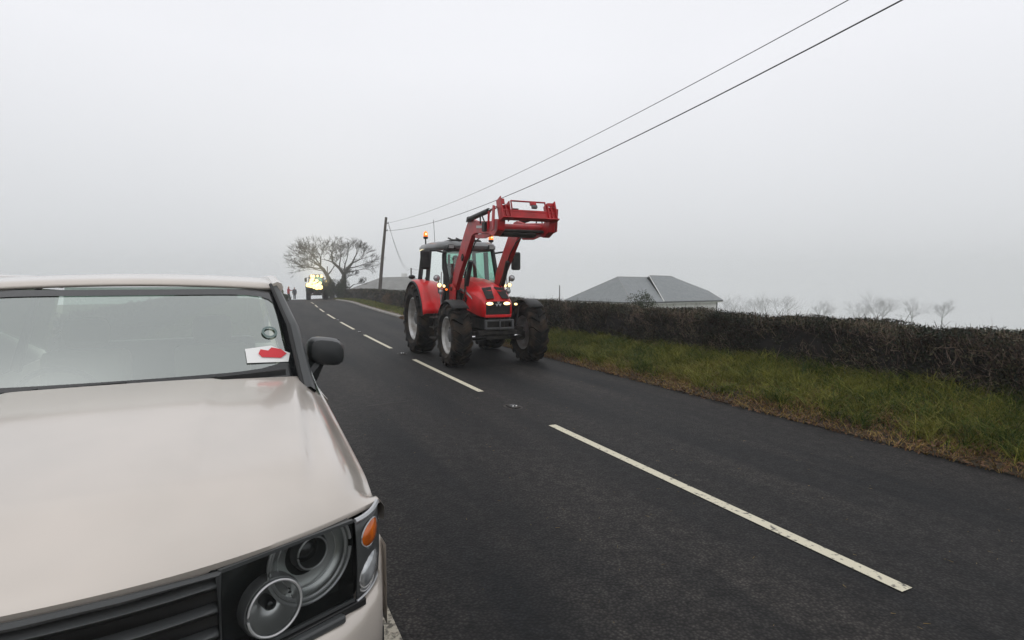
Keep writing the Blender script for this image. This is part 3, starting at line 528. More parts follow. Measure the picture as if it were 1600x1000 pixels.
def cab(t, full=True):
    # posts: (front x, half width) tapering outwards downwards; z of roof underside 2.52
    Z0, Z1 = 1.35, 2.53
    A0, A1 = Vector((1.62, .68, 1.55)), Vector((1.36, .60, Z1)); B0, B1 = Vector((.35, .84, 1.0)), Vector((.40, .74, Z1)); C0, C1 = Vector((-.62, .80, 1.55)), Vector((-.50, .70, Z1))
    mir = lambda v, s: Vector((v.x, v.y * s, v.z))
    for s in (1, -1):
        obj('front_post', MB().bar(mir(A0, s), mir(A1, s), .08, .09), M['black'], t, bevel=.01)
        obj('front_post', MB().bar(mir(A0, s), mir(Vector((1.5, .72, 1.0)), s), .08, .09), M['black'], t, bevel=.01)
        obj('middle_post', MB().bar(mir(B0, s), mir(B1, s), .07, .11), M['black'], t, bevel=.01)
        obj('rear_post', MB().bar(mir(C0, s), mir(C1, s), .08, .1), M['black'], t, bevel=.01)
        d = MB(); a, b_, c_, e_ = [mir(v, s) for v in (Vector((1.5, .725, 1.02)), A1, B1, Vector((.42, .84, 1.02)))]
        d.add([a, mir(A0, s), b_, c_, e_], [(0, 1, 2, 3, 4)]); obj('door_glass', d, M['cglass'], t, smooth=False)
        d = MB(); d.add([mir(B0 + Vector((-.05, 0, .55)), s), mir(B1, s), mir(C1, s), mir(C0, s)], [(0, 1, 2, 3)]); obj('side_glass', d, M['cglass'], t, smooth=False)
        obj('door_handle', MB().bar(mir(Vector((.48, .87, 1.3)), s), mir(Vector((.52, .86, 1.5)), s), .03, .03), M['black'], t)
    w_ = MB(); rows = []
    for k in range(9):
        f = k / 8 * 2 - 1; bow = .10 * (1 - f * f); rows.append([(A0.x + bow, A0.y * f, A0.z - .12), (A1.x + bow, A1.y * f, A1.z)])
    w_.grid(rows); obj('windscreen', w_, M['cglass'], t)
    w_ = MB(); w_.add([mir(C0, -1), mir(C0, 1), mir(C1, 1), mir(C1, -1)], [(0, 1, 2, 3)]); obj('rear_glass', w_, M['cglass'], t, smooth=False)
    obj('rear_frame', MB().bar((-.56, 0, 1.55), (-.5, 0, 2.5), .06, .05).bar((-.62, -.78, 1.55), (-.62, .78, 1.55), .06, .08), M['black'], t)
    b = MB(); b.box((.35, 0, 1.12), (2.1, 1.3, .5)); obj('cab_floor', b, M['black'], t, bevel=.04)
    # roof: lofted rounded slab, a little narrower in front
    rows = []
    for z, k in ((2.52, .95), (2.56, 1.0), (2.63, 1.01), (2.70, .95), (2.74, .82), (2.755, .5)):
        r = []
        for x, y in ((1.50, .56), (1.40, .66), (.9, .71), (.2, .77), (-.55, .78), (-.74, .70), (-.78, .4), (-.78, -.4), (-.74, -.70), (-.55, -.78), (.2, -.77), (.9, -.71), (1.40, -.66), (1.50, -.56), (1.56, -.3), (1.56, .3)): r.append((.37 + (x - .37) * k, y * k, z + .02 * math.cos(x * 1.2)))
        rows.append(r)
    b = MB(); b.grid(rows, closed=True); n = len(b.v); b.f += [tuple(range(n - 16, n)), tuple(reversed(range(16)))]
    obj('roof', b, M['roofg'], t, ang=50)
    obj('roof_front_band', MB().box((1.50, 0, 2.575), (.09, 1.16, .085)), M['gloss'], t, bevel=.02)
    obj('roof_hatch', MB().box((.75, 0, 2.775), (.85, .8, .05), tx=.9, ty=.9), M['black'], t, bevel=.02)
    for y in (-.3, -.1, .1, .3): obj('roof_rail', MB().bar((1.38, y - .12, 2.76), (1.0, y - .12, 2.83), .03, .03), M['black'], t)
    for s in (1, -1):
        lamp(t, 'roof_lamp', (1.57, .5 * s, 2.60), (1, .1 * s, -.1), .062, 'unlit'); lamp(t, 'roof_lamp', (-.8, .58 * s, 2.60), (-1, 0, -.1), .055, 'unlit')
    # seat, dash, steering wheel
    o = obj('seat', MB().box((-.05, 0, 1.55), (.5, .5, .14)).box((-.3, 0, 1.9), (.14, .48, .7)), M['cloth'], t, bevel=.04)
    obj('dashboard', MB().box((1.25, 0, 1.58), (.35, .5, .45), tx=.6), M['black'], t, bevel=.03)
    b = MB(); c = Vector((.88, 0, 1.78)); ax_ = Vector((-.55, 0, .83)); b.lathe([(.2 + .016 * math.cos(a), .016 * math.sin(a)) for a in [k * math.pi / 4 for k in range(8)]], c, ax_, 28, close=True); b.tube([c, c - ax_ * .3], .03, 8)
    for a in (0, 2.1, 4.2): u = ax_.cross(Vector((0, 1, 0))).normalized(); b.tube([c, c + (u * math.cos(a) + Vector((0, 1, 0)) * math.sin(a)) * .2], .012, 6)
    obj('steering_wheel', b, M['black'], t)
def fender(t, side, full=True):
    rows = []; s = side
    for k in range(19):
        a = R(10 + k * 7.9); r = 1.0; x, z = r * math.cos(a) + .0, .86 + r * math.sin(a) * .97
        rows.append([(x * .93, s * .60, z * .98 - .0), (x * .99, s * .70, z), (x, s * 1.02, z + .0), (x * .99, s * 1.09, z - .012), (x * .955, s * 1.115, z - .05)])
    b = MB(); b.grid(rows); o = obj('rear_mudguard', b, M['red'], t, ang=50, solid=.018)
    e = MB(); e.tube([(r_[4][0] * 1.0, r_[4][1] + s * .005, r_[4][2]) for r_ in rows], .024, 6); obj('rubber_edge', e, M['black'], o)
    b = MB(); pts = [(.93 * math.cos(R(10 + k * 7.9)), .86 + .93 * math.sin(R(10 + k * 7.9)) * .97) for k in range(19)]
    b.prism([(x, s * .59, z) for x, z in pts] + [(-.7, s * .59, .7), (.7, s * .59, .7)], (0, s * .015, 0)); obj('inner_panel', b, M['black'], o, smooth=False)
    for xx in (-.55,): lamp(o, 'tail_lamp', (-.78, s * .98, 1.52), (-1, 0, 0), .06, 'redprint')
    # front wheel mudguard
    rows = []
    for k in range(12):
        a = R(52 + k * 8.6); r = .735; x, z = 2.55 + r * math.cos(a), .66 + r * math.sin(a); rows.append([(x, s * .68, z - .02), (x, s * .74, z + .004), (x, s * 1.0, z + .004), (x * .998, s * 1.04, z - .03)])
    b = MB(); b.grid(rows); o = obj('front_mudguard', b, M['black'], t, ang=50, solid=.014)
    obj('mudguard_stay', MB().tube([(2.55, s * .55, .75), (2.5, s * .66, 1.2), (2.5, s * .9, 1.40)], .025, 6), M['black'], o)
def hood(t, red='red'):
    # bonnet: faceted shell from windscreen to nose. sections: (x, half width low, half width shoulder, half width top, z low, z shoulder, z top)
    S = [(1.60, .36, .40, .24, 1.22, 1.68, 1.86), (2.1, .36, .40, .24, 1.17, 1.62, 1.82), (2.7, .355, .39, .235, 1.12, 1.55, 1.74), (3.15, .345, .37, .23, 1.07, 1.49, 1.655), (3.42, .335, .35, .225, 1.05, 1.44, 1.585), (3.64, .32, .325, .235, 1.04, 1.36, 1.43), (3.73, .30, .31, .24, 1.04, 1.30, 1.355)]
    rows = []
    for x, a, b_, c, z0, z1, z2 in S:
        rows.append([(x, -a, z0), (x, -(a * .4 + b_ * .6) - .01, z0 + (z1 - z0) * .6), (x, -b_, z1), (x, -(b_ + c) / 2 - .01, (z1 + z2) / 2 + .02), (x, -c, z2), (x, -c * .45, z2 + .012), (x, 0, z2 + .03 if x < 3.3 else z2 + .012), (x, c * .45, z2 + .012), (x, c, z2), (x, (b_ + c) / 2 + .01, (z1 + z2) / 2 + .02), (x, b_, z1), (x, (a * .4 + b_ * .6) + .01, z0 + (z1 - z0) * .6), (x, a, z0)])
    b = MB(); b.grid(rows); obj('bonnet', b, M[red], t, ang=28, bevel=.012)
    # black mesh vents on the sloping nose
    for s in (1, -1):
        v = [Vector((3.24, .035 * s, 1.63)), Vector((3.26, .25 * s, 1.61)), Vector((3.68, .26 * s, 1.385)), Vector((3.68, .09 * s, 1.40))]
        v = [p + Vector((.03, 0, .03)) for p in v]
        o = obj('nose_vent', MB().prism(v if s > 0 else v[::-1], (.006, 0, .010)), M['black'], t, smooth=False)
        m_ = MB()
        for k in range(1, 9):
            f = k / 9; p, q = v[0].lerp(v[3], f), v[1].lerp(v[2], f); m_.tube([p + Vector((.008, 0, .012)), q + Vector((.008, 0, .012))], .004, 4)
        kind(obj('mesh', m_, M['iron'], o), 'stuff')
    # nose face: red surround, grille, headlamps, emblem
    obj('nose_surround', MB().box((3.715, 0, 1.055), (.07, .60, .06)).box((3.71, .292, 1.2), (.07, .03, .26)).box((3.71, -.292, 1.2), (.07, .03, .26)), M[red], t, bevel=.012)
    obj('nose_back', MB().box((3.66, 0, 1.2), (.07, .58, .3)), M['iron'], t)
    g_ = obj('grille', MB().box((3.70, 0, 1.175), (.03, .55, .18)), M['black'], t)
    for k in range(7): obj('slat', MB().box((3.72, 0, 1.10 + k * .025), (.016, .55, .008)), M['iron'], g_)
    for s in (1, -1):
        o = obj('headlamp', MB().box((3.715, .195 * s, 1.315), (.05, .19, .085), tx=.9, ty=.9), M['black'], t, bevel=.015)
        obj('lamp_glass', MB().sphere((3.742, .195 * s, 1.32), (.018, .078, .034), 14, 8), M['lit'], o)
    e = MB()
    for yy, zz in ((-.035, 1.315), (.035, 1.315), (0, 1.36)): e.prism([(3.745, yy - .036, zz), (3.745, yy + .036, zz), (3.745, yy, zz - .055)], (.008, 0, 0))
    obj('emblem', e, M['silver'], t, smooth=False)
    for s in (1, -1):
        # side panel: dark cooling mesh and pale lettered stripe
        p = [(1.75, 1.25), (2.35, 1.20), (2.6, 1.42), (2.3, 1.50), (1.75, 1.56)]; v = [(x, s * (.392 if x < 2.4 else .388), z) for x, z in p]
        obj('side_vent', MB().prism(v, (0, s * .012, 0)), M['black'], t, smooth=False)
        v = [(1.95, s * .402, 1.60), (2.62, s * .394, 1.50), (2.98, s * .384, 1.40), (2.92, s * .386, 1.46), (2.55, s * .398, 1.57), (1.95, s * .404, 1.65)]
        obj('stripe', MB().prism(v, (0, s * .006, 0)), M['decal'], t, smooth=False)
    # grey fuel tank / chassis, front axle, ballast bracket
    obj('chassis', MB().box((1.85, 0, .90), (1.9, .42, .34)).box((1.0, 0, .8), (1.6, .6, .6)), M['iron'], t, bevel=.03)
    obj('front_axle', MB().box((2.55, 0, .62), (.26, 1.5, .18)).box((2.55, .62, .65), (.3, .18, .3)).box((2.55, -.62, .65), (.3, .18, .3)), M['iron'], t, bevel=.03)
    obj('engine', MB().box((2.0, 0, 1.2), (1.3, .54, .45)), M['iron'], t, bevel=.05)
    br = obj('front_bracket', MB().box((3.80, 0, .965), (.10, .66, .035)).box((3.80, 0, .80), (.10, .66, .035)).box((3.80, .305, .88), (.10, .05, .14)).box((3.80, -.305, .88), (.10, .05, .14)), M['grey'], t, bevel=.006)
    obj('tow_pin', MB().tube([(3.86, .0, .78), (3.86, 0, .99)], .018, 8), M['grey'], br)
    obj('push_beam', MB().box((3.62, 0, .70), (.2, .9, .1)).box((3.5, 0, .6), (.2, .5, .1)), M['iron'], t, bevel=.02)
    obj('steering_ram', MB().tube([(2.78, -.6, .62), (2.78, .6, .62)], .03, 8), M['chrome'], t)
    obj('rear_axle', MB().tube([(0, -.7, .86), (0, .7, .86)], .16, 12).box((0, 0, .8), (.9, .5, .6)), M['iron'], t)
T_A = .416
tr = thing('tractor', 'red tractor with its front loader raised high and amber beacons lit', 'tractor', (-1.466, 14.53, .004), T_A - math.pi / 2)
for s in (1, -1):
    wheel(tr, 0, s * .93, .855, .50, .52, s, 20, False); wheel(tr, 2.57, s * .87, .655, .43, .385, s, 17)
    fender(tr, s)
cab(tr); hood(tr)
NOSE = ('bonnet', 'nose', 'grille', 'slat', 'mesh', 'headlamp', 'emblem', 'side_vent', 'stripe', 'front_bracket', 'tow_pin', 'push_beam', 'lamp_glass')
CABP = ('front_post', 'middle_post', 'rear_post', 'door_', 'side_glass', 'windscreen', 'rear_glass', 'rear_frame', 'cab_floor', 'roof', 'seat', 'dashboard', 'steering_wheel')
def squeeze(o, f):
    for v in o.data.vertices: v.co.x = f(v.co.x)
    for c_ in o.children: squeeze(c_, f)
def refit(t):                                          # short bonnet and short cab of this make
    for o in t.children:
        if o.data is None: continue
        if o.name.startswith(NOSE): squeeze(o, lambda x: 1.30 + (x - 1.60) * .755)
        elif o.name.startswith(CABP): squeeze(o, lambda x: -.60 + (x + .60) * .86)
refit(tr)
# exhaust, steps, fuel tank, work lamp clusters
obj('exhaust', MB().tube([(1.38, -.60, 1.1), (1.38, -.62, 1.7), (1.24, -.66, 2.1), (1.2, -.66, 2.40), (1.26, -.66, 2.48)], [.06, .065, .065, .05, .045], 12), M['black'], tr)
for s in (1, -1):
    obj('fuel_tank', MB().box((1.15, s * .62, .82), (1.1, .42, .42)), M['black'], tr, bevel=.06)
    st = obj('cab_steps', MB().bar((1.05, s * .86, .45), (.95, s * .8, 1.05), .03, .04).bar((1.45, s * .86, .45), (1.38, s * .8, 1.05), .03, .04), M['iron'], tr)
    for z in (.47, .72, .95): obj('tread', MB().box((1.23, s * .88, z), (.42, .2, .03)), M['iron'], st)
    obj('grab_rail', MB().tube([(1.42, s * .80, 1.15), (1.5, s * .84, 1.5), (1.45, s * .80, 2.0)], .014, 6), M['silver'], tr)
    lb = obj('lamp_bracket', MB().tube([(1.3, s * .68, 1.66), (1.47, s * .88, 1.66)], .018, 6).tube([(1.47, s * .88, 1.52), (1.47, s * .88, 1.88)], .014, 6), M['black'], tr)
    lamp(tr, 'round_lamp', (1.50, s * .93, 1.86), (1, 0, -.05), .075, 'unlit', rnd=True)
    lamp(tr, 'work_lamp', (1.50, s * .87, 1.70), (1, 0, 0), .055, 'litw', rnd=True)
    lamp(tr, 'work_lamp', (1.50, s * .76, 1.68), (1, 0, 0), .036, 'litw', rnd=True)
    lamp(tr, 'round_lamp', (1.50, s * .83, 1.55), (1, 0, -.1), .065, 'unlit', rnd=True)
    mx_, mz = (1.30, 2.33)
    ma = obj('mirror_arm', MB().tube([(1.08, s * .60, 2.46), (1.2, s * .85, 2.50), (1.30, s * 1.10, 2.48), (1.30, s * 1.12, 2.3)], .022, 8), M['black'], tr)
    mb_ = obj('mirror', MB().box((mx_, s * 1.13, 2.28), (.10, .24, .44)), M['black'], tr, bevel=.045, ang=60); obj('mirror_pane', MB().box((mx_ - .054, s * 1.13, 2.28), (.006, .19, .38)), M['mirror'], mb_)
    # beacons
    bx_ = -.40 if s < 0 else .85; by = s * .66 if s < 0 else .66
    zb_ = 0 if s < 0 else -.13
    bc = obj('beacon', MB().tube([(bx_, by, 2.68), (bx_, by, 2.90 + zb_)], .018, 8).lathe([(.05, 2.88 + zb_), (.062, 2.90 + zb_), (.06, 2.94 + zb_), (.05, 2.945 + zb_)], (bx_, by, 0), (0, 0, 1), 14), M['black'], tr)
    obj('beacon_dome', MB().lathe([(.056, 2.94 + zb_), (.056, 3.0 + zb_), (.045, 3.05 + zb_), (.02, 3.075 + zb_), (.002, 3.08 + zb_)], (bx_, by, 0), (0, 0, 1), 16), M['beacon'], bc)
    obj('beacon_bulb', MB().sphere((bx_ + .04, by, 3.0 + zb_), .028, 8, 6), M['beaconh'], bc)
obj('turn_lamp', MB().sphere((1.50, -.70, 1.60), (.02, .03, .025), 10, 6), M['beacon'], tr)
obj('marker_lamp', MB().sphere((2.88, .42, 1.30), (.02, .04, .025), 10, 6), M['litw'], tr)
obj('aerial', MB().tube([(-.1, -.5, 2.74), (-.14, -.52, 3.35)], .006, 4), M['black'], tr)
obj('rear_knob', MB().sphere((-.62, -.98, 1.90), (.10, .09, .055), 10, 8), M['black'], tr)
# loader
ar = obj('loader_subframe', MB().box((1.65, -.50, 1.12), (.32, .07, .95)).box((1.65, .50, 1.12), (.32, .07, .95)).box((1.65, 0, .72), (.22, .95, .2)), M['black'], tr, bevel=.01)
SR = math.sin
for s in (1, -1):
    y0, y1 = s * .47, s * .57
    P_ = [(1.46, 1.62), (1.62, 1.40), (1.86, 1.72), (2.08, 1.98), (2.86, 2.72), (3.04, 2.76), (3.98, 2.68), (4.14, 2.72), (4.16, 2.86), (3.98, 2.92), (3.6, 2.955), (3.10, 3.00), (2.80, 3.08), (2.64, 3.06), (2.36, 2.80), (1.64, 2.02)]
    a_ = obj('loader_arm', MB().prism([(x, y0, z) for x, z in P_], (0, y1 - y0, 0)), M['reddk'], tr, smooth=False, bevel=.012)
    obj('knee_web', MB().prism([(x, s * .50, z) for x, z in ((2.92, 2.74), (3.05, 2.66), (3.5, 2.63), (4.05, 2.70), (3.8, 2.72))], (0, s * .04, 0)), M['reddk'], a_, smooth=False)
    obj('arm_decal', MB().box((3.30, s * .574, 2.87), (.30, .004, .05), Matrix.Rotation(R(5), 3, 'Y')), M['decal'], a_)
    obj('pivot_plate', MB().prism([(x, s * .585, z) for x, z in ((1.42, 1.15), (1.86, 1.15), (1.84, 1.60), (1.70, 1.74), (1.44, 1.72))], (0, s * .03, 0)), M['reddk'], ar, smooth=False, bevel=.006)
    obj('pivot_pin', MB().tube([(1.62, s * .44, 1.62), (1.62, s * .64, 1.62)], .045, 12), M['iron'], ar)
    lr = obj('lift_ram', MB().tube([(2.42, s * .43, 2.22), (2.12, s * .43, 1.70)], .05, 12), M['black'], tr); obj('ram_rod', MB().tube([(2.12, s * .43, 1.70), (1.82, s * .44, 1.16)], .026, 10), M['chrome'], lr)
    tl = obj('tilt_ram', MB().tube([(2.80, s * .60, 3.07), (2.95, s * .60, 3.075), (3.90, s * .60, 3.12)], .05, 12), M['black'], tr); obj('ram_rod', MB().tube([(3.90, s * .60, 3.12), (4.28, s * .60, 3.14)], .026, 10), M['chrome'], tl)
    obj('ram_lug', MB().prism([(x, s * .575, z) for x, z in ((2.66, 3.02), (2.92, 3.02), (2.86, 3.12), (2.72, 3.12))], (0, s * .05, 0)), M['iron'], a_, smooth=False)
    lk = obj('link', MB().prism([(x, s * .64, z) for x, z in ((4.24, 3.18), (4.32, 3.16), (4.28, 2.74), (4.16, 2.72))], (0, s * .02, 0)), M['reddk'], tr, smooth=False)
    obj('link', MB().tube([(3.92, s * .62, 2.78), (3.96, s * .62, 3.10)], .022, 6), M['reddk'], tr)
    obj('hose', MB().tube([(3.45, s * .60, 2.92), (3.50, s * .62, 3.05), (3.62, s * .64, 3.08), (3.75, s * .62, 2.90)], .014, 6), M['black'], tr)
    obj('hose', MB().tube([(1.9, s * .40, 1.55), (2.1, s * .455, 1.95), (2.5, s * .46, 2.40), (2.8, s * .46, 2.62), (3.1, s * .45, 2.70), (3.7, s * .45, 2.66)], .014, 6), M['black'], tr)
    obj('valve_block', MB().box((2.30, s * .585, 2.30), (.12, .03, .10), Matrix.Rotation(R(-45), 3, 'Y')), M['iron'], tr)
    obj('coupler', MB().box((3.66, s * .60, 2.84), (.15, .05, .18)), M['iron'], tr, bevel=.01)
    # hanging foot of the arm
    obj('arm_foot', MB().prism([(x, s * .45, z) for x, z in ((3.86, 2.68), (4.1, 2.63), (4.32, 2.72), (4.36, 2.92), (4.15, 2.94))], (0, s * .14, 0)), M['reddk'], a_, smooth=False, bevel=.01)
obj('cross_tube', MB().tube([(3.94, -.47, 2.79), (3.94, .47, 2.79)], .095, 20), M['reddk'], tr)
obj('hose_guard', MB().box((3.92, -.02, 2.68), (.26, .72, .07), tx=1.1), M['iron'], tr, bevel=.03)
obj('cross_shaft', MB().tube([(4.10, -.56, 2.74), (4.10, .56, 2.74)], .03, 10), M['iron'], tr)
# quick attach carriage: built in its own tilted frame (u across, v up the face, n out of the face)
co, cu = Vector((4.42, .0, 2.94)), Vector((0, 1, 0)); cv = Vector((-.34, 0, .94)).normalized(); cn = Vector((cv.z, 0, -cv.x))
def CP(u, v, n=0): return co + cu * u * .85 + cv * v * .70 + cn * n * .8
def cplate(name, u0, u1, v0, v1, n0, n1, parent, m='reddk', **k):
    return obj(name, MB().prism([CP(u0, v0, n0), CP(u1, v0, n0), CP(u1, v1, n0), CP(u0, v1, n0)], cn * (n1 - n0)), M[m], parent, smooth=False, bevel=.006, **k)
cg = bpy.data.objects.new('carriage', None); C.objects.link(cg); cg.parent = tr
cplate('lower_sheet', -.62, .64, -.02, .17, .0, .03, cg); cplate('lower_lip', -.66, .68, -.055, -.02, -.03, .10, cg)
cplate('middle_rail', -.62, .64, .17, .23, -.02, .03, cg); cplate('top_bar', -.40, .44, .47, .50, .0, .035, cg, 'reddk'); 
for u in (-.40, .42): cplate('upright', u, u + .02, .2, .49, 0, .04, cg)
cplate('latch_box', .06, .20, .38, .47, .0, .05, cg); cplate('latch_block', .08, .2, .28, .36, .02, .08, cg, 'grey')
for s in (-1, 1):
    a, b_ = (s * .43, s * .66)
    u0, u1 = min(a, b_), max(a, b_)
    cplate('end_plate', u0, u1, .0, .38, -.05, -.02, cg); cplate('end_rib', s * .65 - .012, s * .65 + .012, -.04, .56 if s < 0 else .5, -.16, .05, cg); cplate('end_rib', s * .46 - .012, s * .46 + .012, -.04, .44, -.12, .05, cg)
    cplate('hook', u0 + (.10 if s > 0 else .0), u1 - (.0 if s > 0 else .10), .40, .55 if s < 0 else .50, -.03, .0, cg); cplate('end_rib', s * .55 - .01, s * .55 + .01, .02, .36, -.06, .045, cg)
    cplate('slot', s * .30 - .07, s * .30 + .07, .09, .15, .028, .034, cg, 'iron')
cplate('slot', -.38, -.24, .235, .26, .0, .04, cg, 'iron')
# driver: seated, hands on the wheel
J = dict(pelvis=(-.05, 0, 1.68), waist=(-.04, 0, 1.83), chest=(.0, 0, 2.03), neck=(.03, 0, 2.18), head0=(.05, 0, 2.24), head1=(.07, 0, 2.33))
for s, g_ in (('l', 1), ('r', -1)):
    J['sh' + s] = (.0, .18 * g_, 2.12); J['el' + s] = (.28, .24 * g_, 1.90); J['wr' + s] = (.66, .19 * g_, 1.88); J['ha' + s] = (.73, .17 * g_, 1.88)
    J['hip' + s] = (.02, .1 * g_, 1.66); J['kn' + s] = (.48, .14 * g_, 1.70); J['an' + s] = (.68, .14 * g_, 1.42); J['toe' + s] = (.84, .14 * g_, 1.40)
F_ = Vector((math.sin(T_A), -math.cos(T_A), 0))
dv, _ = person('driver in dark clothes sitting in the cab of the red tractor', tr.location, T_A - math.pi / 2, J, (M['cloth'], M['skin'], M['hair'])); dress(dv, J, M['slate'], M['cloth'])
# ---------------------------------------------------------------- the far tractor, its lamps and extra ones added for glare
ft = thing('tractor', 'far tractor cresting the road in the mist with its lamps glaring', 'tractor', (-22.0, 63.3, zr(60) - .04), R(-90) + .36)
for s in (1, -1):
    wheel(ft, 0, s * .86, .855, .50, .52, s, 14, False); wheel(ft, 2.55, s * .87, .655, .44, .385, s, 12); fender(ft, s)
cab(ft); hood(ft, 'green'); refit(ft)
for ch in ft.children:
    if ch.name.startswith('rear_mudguard') and ch.data: ch.data.materials[0] = M['green']
for y, z, r in ((-.52, 2.60, .10), (-.30, 2.60, .10), (.1, 2.62, .07), (.52, 2.60, .10), (-.9, 1.62, .15), (-.75, 1.72, .12), (.92, 1.62, .14), (-.30, 1.50, .17), (.10, 1.56, .2), (.30, 1.42, .17), (-.62, 1.52, .13), (-.05, 1.38, .16), (-.42, 2.28, .12), (.0, 2.12, .11), (-.55, 1.95, .12), (-.2, 1.82, .14), (.35, 1.85, .10), (-.62, 2.2, .06), (.95, 2.05, .07)):  # extra and oversized lamps added to fill out the glare
    o = obj('lamp', MB().lathe([(r * .4, -.1), (r, -.02), (r * 1.05, .02)], (3.8 if z < 1.6 and abs(y) < .5 else 1.66, y, z), (1, 0, 0), 14), M['black'], ft)
    obj('lamp_glass', MB().lathe([(r * 1.45, .02), (r * .9, .08), (.001, .10)], (3.8 if z < 1.6 and abs(y) < .5 else 1.66, y, z), (1, 0, 0), 14), M['far'], o)
    pass
obj('lamp_bar', MB().box((3.72, 0, 1.45), (.06, 1.0, .06)).box((1.6, 0, 1.62), (.06, 1.9, .05)), M['black'], ft)
for s in (1, -1): o = obj('mirror', MB().box((1.45, s * 1.12, 2.2), (.1, .24, .42)), M['black'], ft, bevel=.04); obj('mirror_arm', MB().tube([(1.36, s * .6, 2.46), (1.45, s * 1.12, 2.42)], .02, 6), M['black'], o)
for by_, bz_, be_ in ((-.15, 1.6, 26000), (-.85, 1.65, 9000), (.85, 1.65, 9000), (0, 2.55, 9000)):  # spots added and tilted up to raise a halo in the haze
    ld = bpy.data.lights.new('far_halo_spot', 'SPOT'); ld.energy = be_; ld.color = (1, .85, .50); ld.spot_size = R(32); ld.spot_blend = 1; ld.shadow_soft_size = .15
    lo = bpy.data.objects.new('far_halo_spot', ld); C.objects.link(lo); lo.location = (4.0, by_, bz_); lo.rotation_euler = (R(105), 0, R(-92)); lo.parent = ft
# ---------------------------------------------------------------- the parked car, nose towards us
C_A = .475
CF = Vector((math.sin(C_A), -math.cos(C_A), 0)); CL = Vector((math.cos(C_A), math.sin(C_A), 0)); cc = Vector((-.48, 1.97, 0)) + .30 * CF - .93 * CL
car = thing('parked_car', 'champagne coloured off road car with round twin headlamps parked half on the verge', 'car', (cc.x, cc.y, .004), C_A - math.pi / 2)
def xf(y): return -.10 * (min(abs(y), .97) / .55) ** 2.2
def hz_(s): s = max(s, 0); return 1.0 + .072 * (1 - math.exp(-s / .085)) + .20 * (s / 1.5) ** .9
def btop(x, y):                                        # height of the bonnet at (x, y)
    s = xf(y) - x; z = hz_(s); a = abs(y); z -= .115 * sm(.79, .955, a) ** 1.6 * (1 if s > .12 else s / .12)
    z += .026 * (1 - sm(.665 + .10 * min(s, 1.4), .705 + .10 * min(s, 1.4), a)) * sm(.10, .35, s) + .010 * (1 - sm(.30 + .06 * s, .36 + .06 * s, a)) * sm(.1, .6, s)    # raised centre panel
    z += .012 * math.cos(min(a, .9) * 1.6); return z
def xr(y): return -1.47 - .09 * (min(abs(y), .86) / .85) ** 2 - .24 * sm(.855, .90, abs(y))
ysb = [-.952, -.945, -.93, -.91, -.88, -.84, -.8] + [-.78 + .02 * i for i in range(79)] + [.8, .84, .88, .91, .93, .945, .952]
rows = []
for y in ysb:
    r = [(xf(y) - .012, y, .985)]
    for k in range(34):
        f = (k / 33) ** 1.7; x = xf(y) + (xr(y) - xf(y)) * f; r.append((x, y * (1 - .014 * (1 - sm(0, .3, xf(y) - x))), btop(x, y)))
    r.append((xr(y) - .004, y, btop(xr(y), y) - .03)); rows.append(r)
bo = MB(); bo.grid(rows)
for sgn, rr in ((-1, rows[0]), (1, rows[-1])): bo.grid([rr, [(p[0], sgn * .958, p[2] - .03) for p in rr], [(p[0], sgn * .96, max(.97 if i < 3 else 0, p[2] - .09) if i < 3 else p[2] - .09) for i, p in enumerate(rr)]])
obj('bonnet', bo, M['car'], car, ang=60)
